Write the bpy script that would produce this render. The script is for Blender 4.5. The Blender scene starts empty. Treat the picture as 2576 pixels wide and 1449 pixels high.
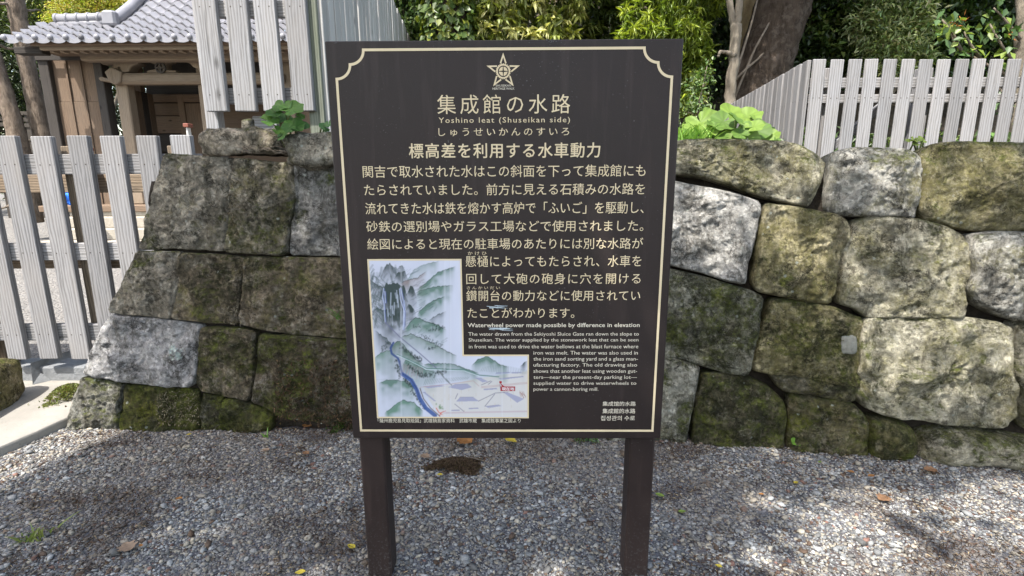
import bpy, math, random
import numpy as np
from mathutils import Vector, Matrix, noise as mnoise

scene = bpy.context.scene
COL = scene.collection
DENOISE = True
rng = np.random.default_rng(7)
random.seed(7)

# ------------------------------------------------------------------ camera
F, PITCH, ROLL, HC = 1350.0, 0.2125, -0.0046, 1.45   # focal length in px of a 2576 px wide frame
cam_d = bpy.data.cameras.new('camera')
cam = bpy.data.objects.new('camera', cam_d)
COL.objects.link(cam)
cam_d.sensor_width = 36.0
cam_d.lens = F / 2576 * 36.0
cam_d.clip_start = 0.05
cam_d.clip_end = 500
cam.matrix_world = (Matrix.Translation((0, 0, HC)) @ Matrix.Rotation(math.pi / 2 - PITCH, 4, 'X')
                    @ Matrix.Rotation(ROLL, 4, 'Z'))
scene.camera = cam

# ------------------------------------------------------------------ sky and sun
SUN = Vector((-0.27, -0.40, 0.88)).normalized()       # towards the sun
elev = math.asin(SUN.z)
world = bpy.data.worlds.new('World')
scene.world = world
world.use_nodes = True
wn = world.node_tree
bg = wn.nodes['Background']
sky = wn.nodes.new('ShaderNodeTexSky')
sky.sky_type = 'NISHITA'
sky.sun_disc = False
sky.sun_elevation = elev
sky.sun_rotation = math.atan2(SUN.x, SUN.y)
sky.dust_density = 2.0
tint = wn.nodes.new('ShaderNodeMix')                  # hazy, slightly warm daylight
tint.data_type = 'RGBA'; tint.blend_type = 'MULTIPLY'
tint.inputs[0].default_value = 1.0
tint.inputs[7].default_value = (1.09, 1.0, 0.86, 1)
wn.links.new(sky.outputs[0], tint.inputs[6])
wn.links.new(tint.outputs[2], bg.inputs[0])
bg.inputs[1].default_value = 0.15
sun_d = bpy.data.lights.new('sun', 'SUN')
sun_d.energy = 2.8
sun_d.angle = math.radians(0.53)
sun_d.color = (1.0, 0.96, 0.90)
sun = bpy.data.objects.new('sun', sun_d)
COL.objects.link(sun)
sun.rotation_euler = SUN.to_track_quat('Z', 'Y').to_euler()
scene.view_settings.view_transform = 'Standard'
scene.view_settings.look = 'None'
scene.view_settings.exposure = 2.0
scene.view_settings.gamma = 1.0
scene.cycles.use_denoising = DENOISE
scene.cycles.max_bounces = 8
scene.cycles.diffuse_bounces = 4
scene.cycles.transparent_max_bounces = 8

# ------------------------------------------------------------------ picture measurements to world points
CP, SP_ = math.cos(PITCH), math.sin(PITCH)
CR, SR = math.cos(ROLL), math.sin(ROLL)
def ray(px, py):
    du, dv = px - 1288, py - 724.5
    u = CR * du + SR * dv
    v = -SR * du + CR * dv
    x, cu = u / F, -v / F
    return Vector((x, CP + cu * SP_, -SP_ + cu * CP))
O = Vector((0, 0, HC))
def onz(px, py, z=0.0):
    d = ray(px, py)
    return O + d * ((z - HC) / d.z)
def ony(px, py, y):
    d = ray(px, py)
    return O + d * (y / d.y)
def onplane(px, py, p, n):
    d = ray(px, py)
    return O + d * ((p - O).dot(n) / d.dot(n))

# ------------------------------------------------------------------ object helpers
def link(o, parent=None):
    COL.objects.link(o)
    if parent is not None:
        o.parent = parent
    return o
def tag(o, label=None, cat=None, group=None, kind=None):
    if label: o['label'] = label
    if cat: o['category'] = cat
    if group: o['group'] = group
    if kind: o['kind'] = kind
    return o
def empty(name, loc, label, cat, group=None):
    o = bpy.data.objects.new(name, None)
    o.location = loc
    o.empty_display_size = 0.1
    COL.objects.link(o)
    return tag(o, label, cat, group)
def obj(name, verts, faces, mat, parent=None, smooth=False, col=None, origin=None, mats=None, fmat=None):
    """faces: list of tuples, or an (n,k) array.  verts in world space; kept in world space under the parent."""
    v = np.asarray(verts, dtype=np.float32).reshape(-1, 3)
    base = np.zeros(3, dtype=np.float32)
    if parent is not None:
        base = np.array(parent_origin(parent), dtype=np.float32)
    loc = base if origin is None else np.array(origin, dtype=np.float32)
    v = v - loc
    me = bpy.data.meshes.new(name)
    if isinstance(faces, np.ndarray):
        k = faces.shape[1]
        me.vertices.add(len(v)); me.vertices.foreach_set('co', v.ravel())
        me.loops.add(faces.size); me.loops.foreach_set('vertex_index', faces.astype(np.int32).ravel())
        me.polygons.add(len(faces))
        me.polygons.foreach_set('loop_start', np.arange(0, faces.size, k, dtype=np.int32))
        me.update(calc_edges=True)
    else:
        me.from_pydata(v.tolist(), [], [tuple(f) for f in faces])
    if col is not None:
        a = me.color_attributes.new('Col', 'FLOAT_COLOR', 'POINT')
        c = np.ones((len(v), 4), dtype=np.float32); c[:, :3] = col
        a.data.foreach_set('color', c.ravel())
    for m in (mats or [mat]):
        me.materials.append(m)
    if fmat is not None:
        me.polygons.foreach_set('material_index', np.asarray(fmat, dtype=np.int32))
    if smooth:
        me.polygons.foreach_set('use_smooth', np.ones(len(me.polygons), dtype=bool))
    o = bpy.data.objects.new(name, me)
    o.location = Vector(loc.tolist()) - Vector(base.tolist())
    link(o, parent)
    return o
def parent_origin(p):
    l = Vector(p.location)
    while p.parent is not None:
        p = p.parent
        l += Vector(p.location)
    return l
class MB:
    """collects shapes into one mesh"""
    def __init__(self): self.v, self.f, self.m = [], [], []
    def add(self, v, f, m=0):
        n = len(self.v)
        self.v += [tuple(p) for p in v]
        self.f += [tuple(i + n for i in q) for q in f]
        self.m += [m] * len(f)
        return self
    def box(self, c, s, R=None, b=0.0, m=0):
        """box with chamfered vertical/horizontal edges; c centre, s full size, R 3x3"""
        hx, hy, hz = s[0] / 2, s[1] / 2, s[2] / 2
        b = min(b, hx * .45, hy * .45, hz * .45)
        pts, faces = [], []
        if b <= 0:
            pts = [(x, y, z) for x in (-hx, hx) for y in (-hy, hy) for z in (-hz, hz)]
            faces = [(0, 1, 3, 2), (4, 6, 7, 5), (0, 4, 5, 1), (2, 3, 7, 6), (0, 2, 6, 4), (1, 5, 7, 3)]
        else:
            def ring(z, ix):
                x, y = hx - ix, hy - ix
                return [(x - b, -y, z), (x, -y + b, z), (x, y - b, z), (x - b, y, z), (-x + b, y, z), (-x, y - b, z), (-x, -y + b, z), (-x + b, -y, z)]
            rs = [ring(-hz, b * .8), ring(-hz + b, 0), ring(hz - b, 0), ring(hz, b * .8)]
            for r in rs: pts += r
            for k in range(3):
                for i in range(8):
                    j = (i + 1) % 8
                    faces.append((k * 8 + i, k * 8 + j, k * 8 + 8 + j, k * 8 + 8 + i))
            faces.append(tuple(range(7, -1, -1)))
            faces.append(tuple(range(24, 32)))
        c = Vector(c)
        out = []
        for p in pts:
            q = Vector(p)
            if R is not None: q = R @ q
            out.append(tuple(q + c))
        return self.add(out, faces, m)
    def tube(self, pts, rad, n=10, cap=True, jit=0.0, m=0):
        pts = [Vector(p) for p in pts]
        N = len(pts)
        rad = [rad] * N if isinstance(rad, (int, float)) else rad
        t0 = (pts[1] - pts[0]).normalized()
        a = t0.orthogonal().normalized()
        v, f = [], []
        for k, p in enumerate(pts):
            t = (pts[min(k + 1, N - 1)] - pts[max(k - 1, 0)]).normalized()
            a = (a - t * a.dot(t)).normalized()
            b = t.cross(a)
            for i in range(n):
                th = 2 * math.pi * i / n
                r = rad[k] * (1 + (random.uniform(-jit, jit) if jit else 0))
                v.append(tuple(p + (a * math.cos(th) + b * math.sin(th)) * r))
        for k in range(N - 1):
            for i in range(n):
                j = (i + 1) % n
                f.append((k * n + i, k * n + j, (k + 1) * n + j, (k + 1) * n + i))
        if cap:
            f.append(tuple(range(n - 1, -1, -1)))
            f.append(tuple(range((N - 1) * n, N * n)))
        return self.add(v, f, m)
    def prism(self, poly, y0, y1, m=0):
        """poly: (x,z) points, extruded in y"""
        n = len(poly)
        v = [(x, y0, z) for x, z in poly] + [(x, y1, z) for x, z in poly]
        f = [tuple(range(n)), tuple(range(2 * n - 1, n - 1, -1))]
        f += [(i + n, (i + 1) % n + n, (i + 1) % n, i) for i in range(n)]
        return self.add(v, f, m)
    def build(self, name, mat, parent=None, smooth=False, origin=None, mats=None):
        return obj(name, self.v, self.f, mat, parent, smooth, origin=origin, mats=mats, fmat=self.m if mats else None)

def fbm(p, sc, oct=4):
    return mnoise.fractal(Vector(p) * sc, 0.6, 2.0, oct, noise_basis='PERLIN_ORIGINAL')

# ------------------------------------------------------------------ material helpers
class NT:
    def __init__(self, name):
        self.mat = bpy.data.materials.new(name)
        self.mat.use_nodes = True
        self.t = self.mat.node_tree
        self.b = self.t.nodes['Principled BSDF']
        self.out = self.t.nodes['Material Output']
    def n(self, typ, **kw):
        nd = self.t.nodes.new(typ)
        for k, v in kw.items():
            if k.startswith('i_'):
                key = k[2:]
                nd.inputs[int(key) if key.isdigit() else key].default_value = v
            else:
                setattr(nd, k, v)
        return nd
    def l(self, a, b):
        self.t.links.new(a, b)
    def coord(self, kind='Object', scale=(1, 1, 1), rand=False):
        tc = self.n('ShaderNodeTexCoord')
        mp = self.n('ShaderNodeMapping')
        mp.inputs['Scale'].default_value = scale
        src = tc.outputs[kind]
        if rand:
            oi = self.n('ShaderNodeObjectInfo')
            mul = self.n('ShaderNodeMath', operation='MULTIPLY', i_1=37.0)
            self.l(oi.outputs['Random'], mul.inputs[0])
            ad = self.n('ShaderNodeVectorMath', operation='ADD')
            self.l(src, ad.inputs[0]); self.l(mul.outputs[0], ad.inputs[1])
            src = ad.outputs[0]
        self.l(src, mp.inputs[0])
        return mp.outputs[0]
    def noise(self, vec, scale, detail=5, rough=0.6, dist=0.0):
        nd = self.n('ShaderNodeTexNoise')
        nd.inputs['Scale'].default_value = scale
        nd.inputs['Detail'].default_value = detail
        nd.inputs['Roughness'].default_value = rough
        nd.inputs['Distortion'].default_value = dist
        self.l(vec, nd.inputs['Vector'])
        return nd.outputs['Fac']
    def ramp(self, fac, stops, interp='LINEAR'):
        r = self.n('ShaderNodeValToRGB')
        cr = r.color_ramp
        cr.interpolation = interp
        while len(cr.elements) < len(stops): cr.elements.new(0.5)
        for e, (p, c) in zip(cr.elements, stops):
            e.position = p
            e.color = (c, c, c, 1) if isinstance(c, (int, float)) else (*c, 1)
        self.l(fac, r.inputs[0])
        return r.outputs[0]
    def mix(self, fac, a, b, mode='MIX'):
        m = self.n('ShaderNodeMix', data_type='RGBA', blend_type=mode)
        for s, val in ((0, fac), (6, a), (7, b)):
            if isinstance(val, (int, float)): m.inputs[s].default_value = val if s == 0 else (val, val, val, 1)
            elif isinstance(val, tuple): m.inputs[s].default_value = (*val, 1)
            else: self.l(val, m.inputs[s])
        return m.outputs[2]
    def math(self, op, a, b=0.0, clamp=False):
        m = self.n('ShaderNodeMath', operation=op, use_clamp=clamp)
        for s, val in ((0, a), (1, b)):
            if isinstance(val, (int, float)): m.inputs[s].default_value = val
            else: self.l(val, m.inputs[s])
        return m.outputs[0]
    def bump(self, h, dist=0.01, strength=1.0, prev=None):
        b = self.n('ShaderNodeBump')
        b.inputs['Strength'].default_value = strength
        b.inputs['Distance'].default_value = dist
        self.l(h, b.inputs['Height'])
        if prev is not None: self.l(prev, b.inputs['Normal'])
        return b.outputs[0]
    def done(self, color=None, rough=0.8, normal=None, spec=0.3):
        if color is not None:
            if isinstance(color, tuple): self.b.inputs['Base Color'].default_value = (*color, 1)
            else: self.l(color, self.b.inputs['Base Color'])
        if isinstance(rough, (int, float)): self.b.inputs['Roughness'].default_value = rough
        else: self.l(rough, self.b.inputs['Roughness'])
        self.b.inputs['Specular IOR Level'].default_value = spec
        if normal is not None: self.l(normal, self.b.inputs['Normal'])
        return self.mat

def mat_wood(name, light, dark, tint, rough=0.85, grain=1.0):
    """boards whose long axis is local z"""
    m = NT(name)
    v = m.coord('Object', (1, 1, 1), rand=True)
    def st(sx, sz):
        mp = m.n('ShaderNodeMapping'); mp.inputs['Scale'].default_value = (sx, sx, sz); m.l(v, mp.inputs[0]); return mp.outputs[0]
    # growth rings: cathedral grain
    warp = m.noise(st(6, .9), 1.0, 3, .5)
    w = m.n('ShaderNodeTexWave', wave_type='RINGS', rings_direction='Z')
    w.inputs['Scale'].default_value = 9.0; w.inputs['Distortion'].default_value = 5.0
    w.inputs['Detail'].default_value = 3.0; w.inputs['Detail Scale'].default_value = 1.2
    m.l(st(2.6, .35), w.inputs['Vector'])
    fine = m.noise(st(90, 3.0), 1.0, 4, .65)
    blot = m.noise(st(5, 2.2), 1.0, 4, .6)
    a = m.ramp(w.outputs['Fac'], [(0.0, 0.0), (.55, .45), (1, 1)])
    g = m.math('ADD', m.math('MULTIPLY', a, .35 * grain), m.math('MULTIPLY', fine, .65))
    c = m.ramp(g, [(.24, dark), (.56, light)])
    c = m.mix(m.ramp(blot, [(.35, 0.0), (.75, .55)]), c, tint)
    c = m.mix(m.ramp(m.noise(st(60, 1.5), 1.0, 2, .5), [(.66, 0.0), (.72, .5)]), c, tuple(x * .35 for x in dark))
    vk = m.n('ShaderNodeTexVoronoi'); vk.inputs['Scale'].default_value = 1.0; m.l(st(5.5, 2.4), vk.inputs['Vector'])
    kn = m.math('MULTIPLY', m.ramp(vk.outputs['Distance'], [(.05, 1.0), (.13, 0.0)]), m.ramp(vk.outputs['Color'], [(.55, 0.0), (.6, 1.0)]))
    c = m.mix(m.math('MULTIPLY', kn, .8), c, tuple(x * .45 for x in dark))
    oi = m.n('ShaderNodeObjectInfo')
    hv = m.n('ShaderNodeHueSaturation')
    m.l(m.ramp(oi.outputs['Random'], [(0, .76), (1, 1.16)]), hv.inputs['Value']); m.l(c, hv.inputs['Color'])
    nb = m.bump(g, .003, .7)
    return m.done(hv.outputs[0], rough, nb, .25)

def mat_plain(name, c1, c2, scale=8, rough=.85, bump=.004, spec=.3):
    m = NT(name)
    v = m.coord('Object')
    a = m.noise(v, scale, 6, .65)
    c = m.ramp(a, [(.3, c1), (.7, c2)])
    return m.done(c, rough, m.bump(m.noise(v, scale * 5, 5, .7), bump, .8), spec)

M = {}
M['fence'] = mat_wood('weathered_wood', (.248, .245, .251), (.11, .108, .107), (.240, .222, .206))
M['fence_pale'] = mat_wood('pale_weathered_wood', (.250, .250, .258), (.122, .12, .119), (.250, .235, .222))
M['fence_lit'] = mat_wood('lit_fence_wood', (.46, .455, .44), (.26, .255, .245), (.44, .42, .38))  # paler copy of the fence wood: light on the receding run put into its colour
M['fence_green'] = mat_wood('algae_stained_wood', (.15, .16, .13), (.07, .078, .06), (.12, .135, .09))
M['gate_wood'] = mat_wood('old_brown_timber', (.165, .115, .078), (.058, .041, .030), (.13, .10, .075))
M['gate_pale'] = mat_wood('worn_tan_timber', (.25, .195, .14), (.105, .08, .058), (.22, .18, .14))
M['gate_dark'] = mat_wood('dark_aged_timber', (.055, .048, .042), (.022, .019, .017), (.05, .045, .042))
M['tile'] = mat_plain('silver_roof_tile', (.15, .15, .165), (.21, .21, .23), 3, .45, .001, .5)
M['plaster'] = mat_plain('white_board', (.55, .54, .52), (.66, .65, .62), 4)
M['red_cap'] = mat_plain('red_brown_paint', (.16, .05, .035), (.22, .08, .05), 6, .6)
M['core'] = mat_plain('packed_dark_soil', (.014, .011, .008), (.034, .026, .018), 22, .95, .02)
M['soil'] = mat_plain('dark_soil', (.028, .02, .013), (.07, .05, .033), 14, .95, .02)
M['dark_rail'] = mat_plain('dark_timber_rail', (.03, .026, .022), (.06, .05, .04), 6, .8)
M['blue'] = mat_plain('blue_sheet', (.02, .12, .55), (.03, .2, .8), 12, .4, .004)
M['nail'] = mat_plain('rusty_nail', (.03, .025, .02), (.06, .045, .035), 40, .7)

def mat_stone():
    m = NT('weathered_stone')
    geo = m.n('ShaderNodeNewGeometry')
    P = geo.outputs['Position']
    def at(nm): return m.n('ShaderNodeAttribute', attribute_type='OBJECT', attribute_name=nm)
    tone = at('tone').outputs['Color']; moss = at('moss').outputs['Fac']; oliv = at('olive').outputs['Fac']
    big = m.noise(P, 4.6, 6, .7, .4)
    mid = m.noise(P, 17.0, 9, .8)
    fin = m.noise(P, 70.0, 6, .8)
    s = m.math('ADD', m.math('MULTIPLY', big, .26), m.math('ADD', m.math('MULTIPLY', mid, .40), m.math('MULTIPLY', fin, .34)))
    shade = m.ramp(s, [(.36, .38), (.45, .78), (.52, 1.10), (.62, 1.55)])
    c = m.mix(1.0, tone, shade, 'MULTIPLY')
    mp = m.n('ShaderNodeMapping'); mp.inputs['Scale'].default_value = (8, 8, 2.6); m.l(P, mp.inputs[0])
    stq = m.noise(mp.outputs[0], 1.0, 9, .8, .3)
    # pale crust and lichen with ragged edges
    cr = m.ramp(m.noise(P, 8.5, 10, .82, .3), [(.515, 0.0), (.56, .62)])
    c = m.mix(cr, c, m.mix(.5, m.mix(1.0, tone, 1.75, 'MULTIPLY'), (.40, .39, .35)))
    # dark algae running down the face
    c = m.mix(m.ramp(stq, [(.50, 0.0), (.58, .62)]), c, m.mix(mid, (.035, .032, .022), (.085, .075, .05)))
    # olive film
    og = m.noise(P, 5.5, 9, .8, .4)
    of = m.math('MULTIPLY', m.ramp(m.math('ADD', og, m.math('MULTIPLY', oliv, .30)), [(.545, 0.0), (.66, .72)]), m.ramp(fin, [(.40, .30), (.56, 1.0)]))
    c = m.mix(of, c, m.mix(m.noise(P, 26, 6, .8), (.075, .07, .018), (.235, .215, .06)))
    nz = m.n('ShaderNodeSeparateXYZ'); m.l(geo.outputs['Normal'], nz.inputs[0])
    up = m.math('MULTIPLY', m.ramp(nz.outputs['Z'], [(.05, 0.0), (.7, 1.0)]), .10)
    mm = m.math('ADD', m.math('ADD', m.noise(P, 4.0, 10, .80, .4), up), m.math('MULTIPLY', moss, .30))
    mf = m.math('MULTIPLY', m.ramp(mm, [(.575, 0.0), (.66, .92)]), m.ramp(m.math('ADD', m.math('MULTIPLY', mid, .6), m.math('MULTIPLY', fin, .4)), [(.42, .25), (.52, 1.0)]))
    mossc = m.mix(m.ramp(m.noise(P, 6.5, 8, .78), [(.46, 0.0), (.60, 1.0)]), (.030, .033, .013), (.100, .118, .020))
    mossc = m.mix(m.ramp(m.noise(P, 3.1, 6, .75), [(.56, 0.0), (.64, .85)]), mossc, (.15, .16, .022))
    c = m.mix(mf, c, m.mix(1.0, mossc, m.ramp(fin, [(.35, .6), (.65, 1.4)]), 'MULTIPLY'))
    vo = m.n('ShaderNodeTexVoronoi'); vo.inputs['Scale'].default_value = 15.0; m.l(P, vo.inputs['Vector'])
    rag = m.math('ADD', vo.outputs['Distance'], m.math('MULTIPLY', m.noise(P, 90, 3, .7), .16))
    sp = m.math('MULTIPLY', m.ramp(rag, [(.17, 1.0), (.22, 0.0)]), m.ramp(vo.outputs['Color'], [(.60, 0.0), (.64, 1.0)]))
    c = m.mix(m.math('MULTIPLY', sp, .7), c, (.40, .43, .38))
    # cracks and pits
    vc = m.n('ShaderNodeTexVoronoi', feature='DISTANCE_TO_EDGE'); vc.inputs['Scale'].default_value = 9.0
    wv = m.n('ShaderNodeVectorMath', operation='ADD')
    nv = m.n('ShaderNodeTexNoise'); nv.inputs['Scale'].default_value = 11.0; nv.inputs['Detail'].default_value = 7; nv.inputs['Roughness'].default_value = .75
    m.l(P, nv.inputs['Vector'])
    sc = m.n('ShaderNodeVectorMath', operation='SCALE'); sc.inputs['Scale'].default_value = .30
    m.l(nv.outputs['Color'], sc.inputs[0]); m.l(P, wv.inputs[0]); m.l(sc.outputs[0], wv.inputs[1]); m.l(wv.outputs[0], vc.inputs['Vector'])
    crk = m.ramp(vc.outputs['Distance'], [(.012, 0.0), (.05, 1.0)])
    some = m.ramp(m.noise(P, 6.0, 4, .6), [(.47, 0.0), (.56, 1.0)])
    c = m.mix(m.math('MULTIPLY', m.math('SUBTRACT', 1.0, crk), m.math('MULTIPLY', some, .85)), c, (.025, .022, .016))
    pit = m.ramp(m.noise(P, 38, 5, .75), [(.30, 1.0), (.40, 0.0)])
    c = m.mix(m.math('MULTIPLY', pit, .6), c, (.03, .028, .02))
    # mineral grain: crisp little light and dark crystals
    vg = m.n('ShaderNodeTexVoronoi'); vg.inputs['Scale'].default_value = 62.0; m.l(P, vg.inputs['Vector'])
    gr = m.n('ShaderNodeSeparateColor'); m.l(vg.outputs['Color'], gr.inputs[0])
    c = m.mix(1.0, c, m.ramp(gr.outputs[0], [(.0, .68), (.35, .97), (.7, 1.03), (1.0, 1.40)]), 'MULTIPLY')
    vg2 = m.n('ShaderNodeTexVoronoi'); vg2.inputs['Scale'].default_value = 27.0; m.l(wv.outputs[0], vg2.inputs['Vector'])
    gr2 = m.n('ShaderNodeSeparateColor'); m.l(vg2.outputs['Color'], gr2.inputs[0])
    c = m.mix(.8, c, m.ramp(gr2.outputs[1], [(.0, .74), (.4, .98), (.75, 1.04), (1.0, 1.28)]), 'MULTIPLY')
    h = m.math('ADD', m.math('MULTIPLY', mid, 1.0), m.math('ADD', m.math('MULTIPLY', fin, .55), m.math('SUBTRACT', m.math('MULTIPLY', m.math('MULTIPLY', crk, some), .18), m.math('MULTIPLY', pit, .25))))
    return m.done(c, .93, m.bump(h, .05, 1.0), .12)
M['stone'] = mat_stone()

def mat_vcol(name, rough=.9, transl=0.0, spec=.2, bumpsc=0, glow=None):
    m = NT(name)
    a = m.n('ShaderNodeVertexColor', layer_name='Col')
    c = a.outputs['Color']
    nb = None
    if bumpsc:
        v = m.coord('Object')
        nz = m.noise(v, bumpsc, 5, .7)
        c = m.mix(1.0, c, m.ramp(nz, [(.3, .7), (.7, 1.25)]), 'MULTIPLY')
        nb = m.bump(nz, .004, .6)
    m.done(c, rough, nb, spec)
    if transl:
        tr = m.n('ShaderNodeBsdfTranslucent')
        mul = m.mix(1.0, c, (1.5, 1.55, .75), 'MULTIPLY')
        m.l(mul, tr.inputs[0])
        mx = m.n('ShaderNodeMixShader'); mx.inputs[0].default_value = transl
        m.l(m.b.outputs[0], mx.inputs[1]); m.l(tr.outputs[0], mx.inputs[2]); m.l(mx.outputs[0], m.out.inputs[0])
    return m.mat
M['leaf'] = mat_vcol('leaf', .42, .28, .4)
M['blade'] = mat_vcol('plant_blade', .55, .25, .22)
M['pebble'] = mat_vcol('pebble', .8, 0, .25, 220)
M['print'] = mat_vcol('printed_picture', .45, 0, .35)
M['litter'] = mat_vcol('dry_leaf', .85, .12, .1)

def mat_bark(name, c1, c2, sc=1.0, moss=None, depth=.03):
    m = NT(name)
    geo = m.n('ShaderNodeNewGeometry')
    mp = m.n('ShaderNodeMapping'); mp.inputs['Scale'].default_value = (14 * sc, 14 * sc, 4 * sc); m.l(geo.outputs['Position'], mp.inputs[0])
    a = m.noise(mp.outputs[0], 1.0, 7, .75, .5)
    b = m.noise(geo.outputs['Position'], 3.5 * sc, 4, .6)
    c = m.ramp(a, [(.33, c1), (.66, c2)])
    c = m.mix(m.ramp(b, [(.4, 0.0), (.7, .6)]), c, tuple(x * 1.35 for x in c2))
    if moss: c = m.mix(m.ramp(m.noise(geo.outputs['Position'], 6 * sc, 5, .7), [(.5, 0.0), (.62, .8)]), c, moss)
    return m.done(c, .95, m.bump(a, depth, .9), .1)
M['bark_pine'] = mat_bark('pine_bark', (.05, .037, .028), (.22, .175, .135), 1.3, None, .06)
M['bark_big'] = mat_bark('dark_grey_bark', (.022, .016, .012), (.072, .055, .042), 1.6, (.105, .085, .07), .05)
M['bark_slim'] = mat_bark('pale_slim_bark', (.10, .085, .065), (.22, .19, .15), 1.5)
M['bark_tan'] = mat_bark('tan_bark', (.17, .12, .07), (.36, .28, .17), 1.0)
M['twig'] = mat_bark('grey_twig', (.10, .08, .06), (.24, .20, .16), 3.0)

# ================================================================== GROUND
def grid_sheet(name, x0, x1, y0, y1, nx, ny, zf, mat, kind='structure', label=None):
    xs, ys = np.linspace(x0, x1, nx), np.linspace(y0, y1, ny)
    V = [(x, y, zf(x, y)) for y in ys for x in xs]
    Fc = [(j * nx + i, j * nx + i + 1, (j + 1) * nx + i + 1, (j + 1) * nx + i) for j in range(ny - 1) for i in range(nx - 1)]
    o = obj(name, V, Fc, mat, None, True)
    return tag(o, label, None, None, kind)

def mat_ground():
    m = NT('gravelly_soil')
    geo = m.n('ShaderNodeNewGeometry'); P = geo.outputs['Position']
    vo = m.n('ShaderNodeTexVoronoi'); vo.inputs['Scale'].default_value = 95; m.l(P, vo.inputs['Vector'])
    c = m.ramp(vo.outputs['Color'], [(.0, (.035, .032, .032)), (.5, (.10, .10, .11)), (.9, (.17, .165, .165))])
    br = m.ramp(m.noise(P, 2.6, 6, .7, .4), [(.50, 0.0), (.66, .85)])
    c = m.mix(br, c, (.05, .033, .023))
    return m.done(c, .95, m.bump(m.math('SUBTRACT', 1.0, vo.outputs['Distance']), .006, 1.0), .1)
M['ground'] = mat_ground()
def mat_courtyard():
    m = NT('pale_courtyard_gravel')
    geo = m.n('ShaderNodeNewGeometry'); P = geo.outputs['Position']
    vo = m.n('ShaderNodeTexVoronoi'); vo.inputs['Scale'].default_value = 38; m.l(P, vo.inputs['Vector'])
    c = m.ramp(vo.outputs['Color'], [(.0, (.11, .105, .10)), (1, (.24, .23, .215))])
    c = m.mix(m.ramp(m.noise(P, 1.2, 5, .6), [(.4, 0.0), (.7, .5)]), c, (.13, .125, .12))
    return m.done(c, .95, m.bump(m.math('SUBTRACT', 1.0, vo.outputs['Distance']), .02, 1.0), .1)
M['courtyard'] = mat_courtyard()
def mat_slab():
    m = NT('pale_concrete_slab')
    geo = m.n('ShaderNodeNewGeometry'); P = geo.outputs['Position']
    a = m.noise(P, 3.0, 6, .65); b = m.noise(P, 60.0, 4, .7)
    c = m.ramp(a, [(.3, (.19, .18, .16)), (.7, (.28, .265, .24))])
    c = m.mix(m.ramp(b, [(.60, 0.0), (.70, .7)]), c, (.14, .13, .11))
    return m.done(c, .9, m.bump(b, .004, .6), .15)
M['slab'] = mat_slab()
M['concrete'] = mat_plain('grey_concrete', (.14, .148, .155), (.22, .228, .235), 6, .9, .012)

def gz(x, y):
    return -0.004 + .012 * (mnoise.noise(Vector((x * 1.3, y * 1.3, 3))) )
grid_sheet('ground', -4.5, 5.5, -2.5, 4.2, 120, 90, gz, M['ground'])
grid_sheet('outer_ground', -90, 90, -60, 120, 40, 40, lambda x, y: -.06 - .02 * 0, M['ground'])

# ------------------------------------------------------------------ stone walls
def wall_frame(pxa, pxb, lean):
    a, b = onz(*pxa), onz(*pxb)
    s = (b - a).normalized()
    nh = Vector((s.y, -s.x, 0))                 # horizontal normal towards the camera
    up = (Vector((0, 0, 1)) * math.cos(lean) - nh * math.sin(lean))
    n = s.cross(up).normalized()
    if n.y > 0: n = -n
    return a, s, up, n

def chaikin(p, k=1, q=.22):
    p = np.array(p, float)
    for _ in range(k):
        nx = np.roll(p, -1, 0)
        p = np.stack([p * (1 - q) + nx * q, p * q + nx * (1 - q)], 1).reshape(-1, 2)
    return p
def resample(p, n):
    q = np.vstack([p, p[:1]])
    d = np.r_[0, np.cumsum(np.linalg.norm(np.diff(q, axis=0), axis=1))]
    t = np.linspace(0, d[-1], n, endpoint=False)
    return np.stack([np.interp(t, d, q[:, 0]), np.interp(t, d, q[:, 1])], 1)

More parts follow.
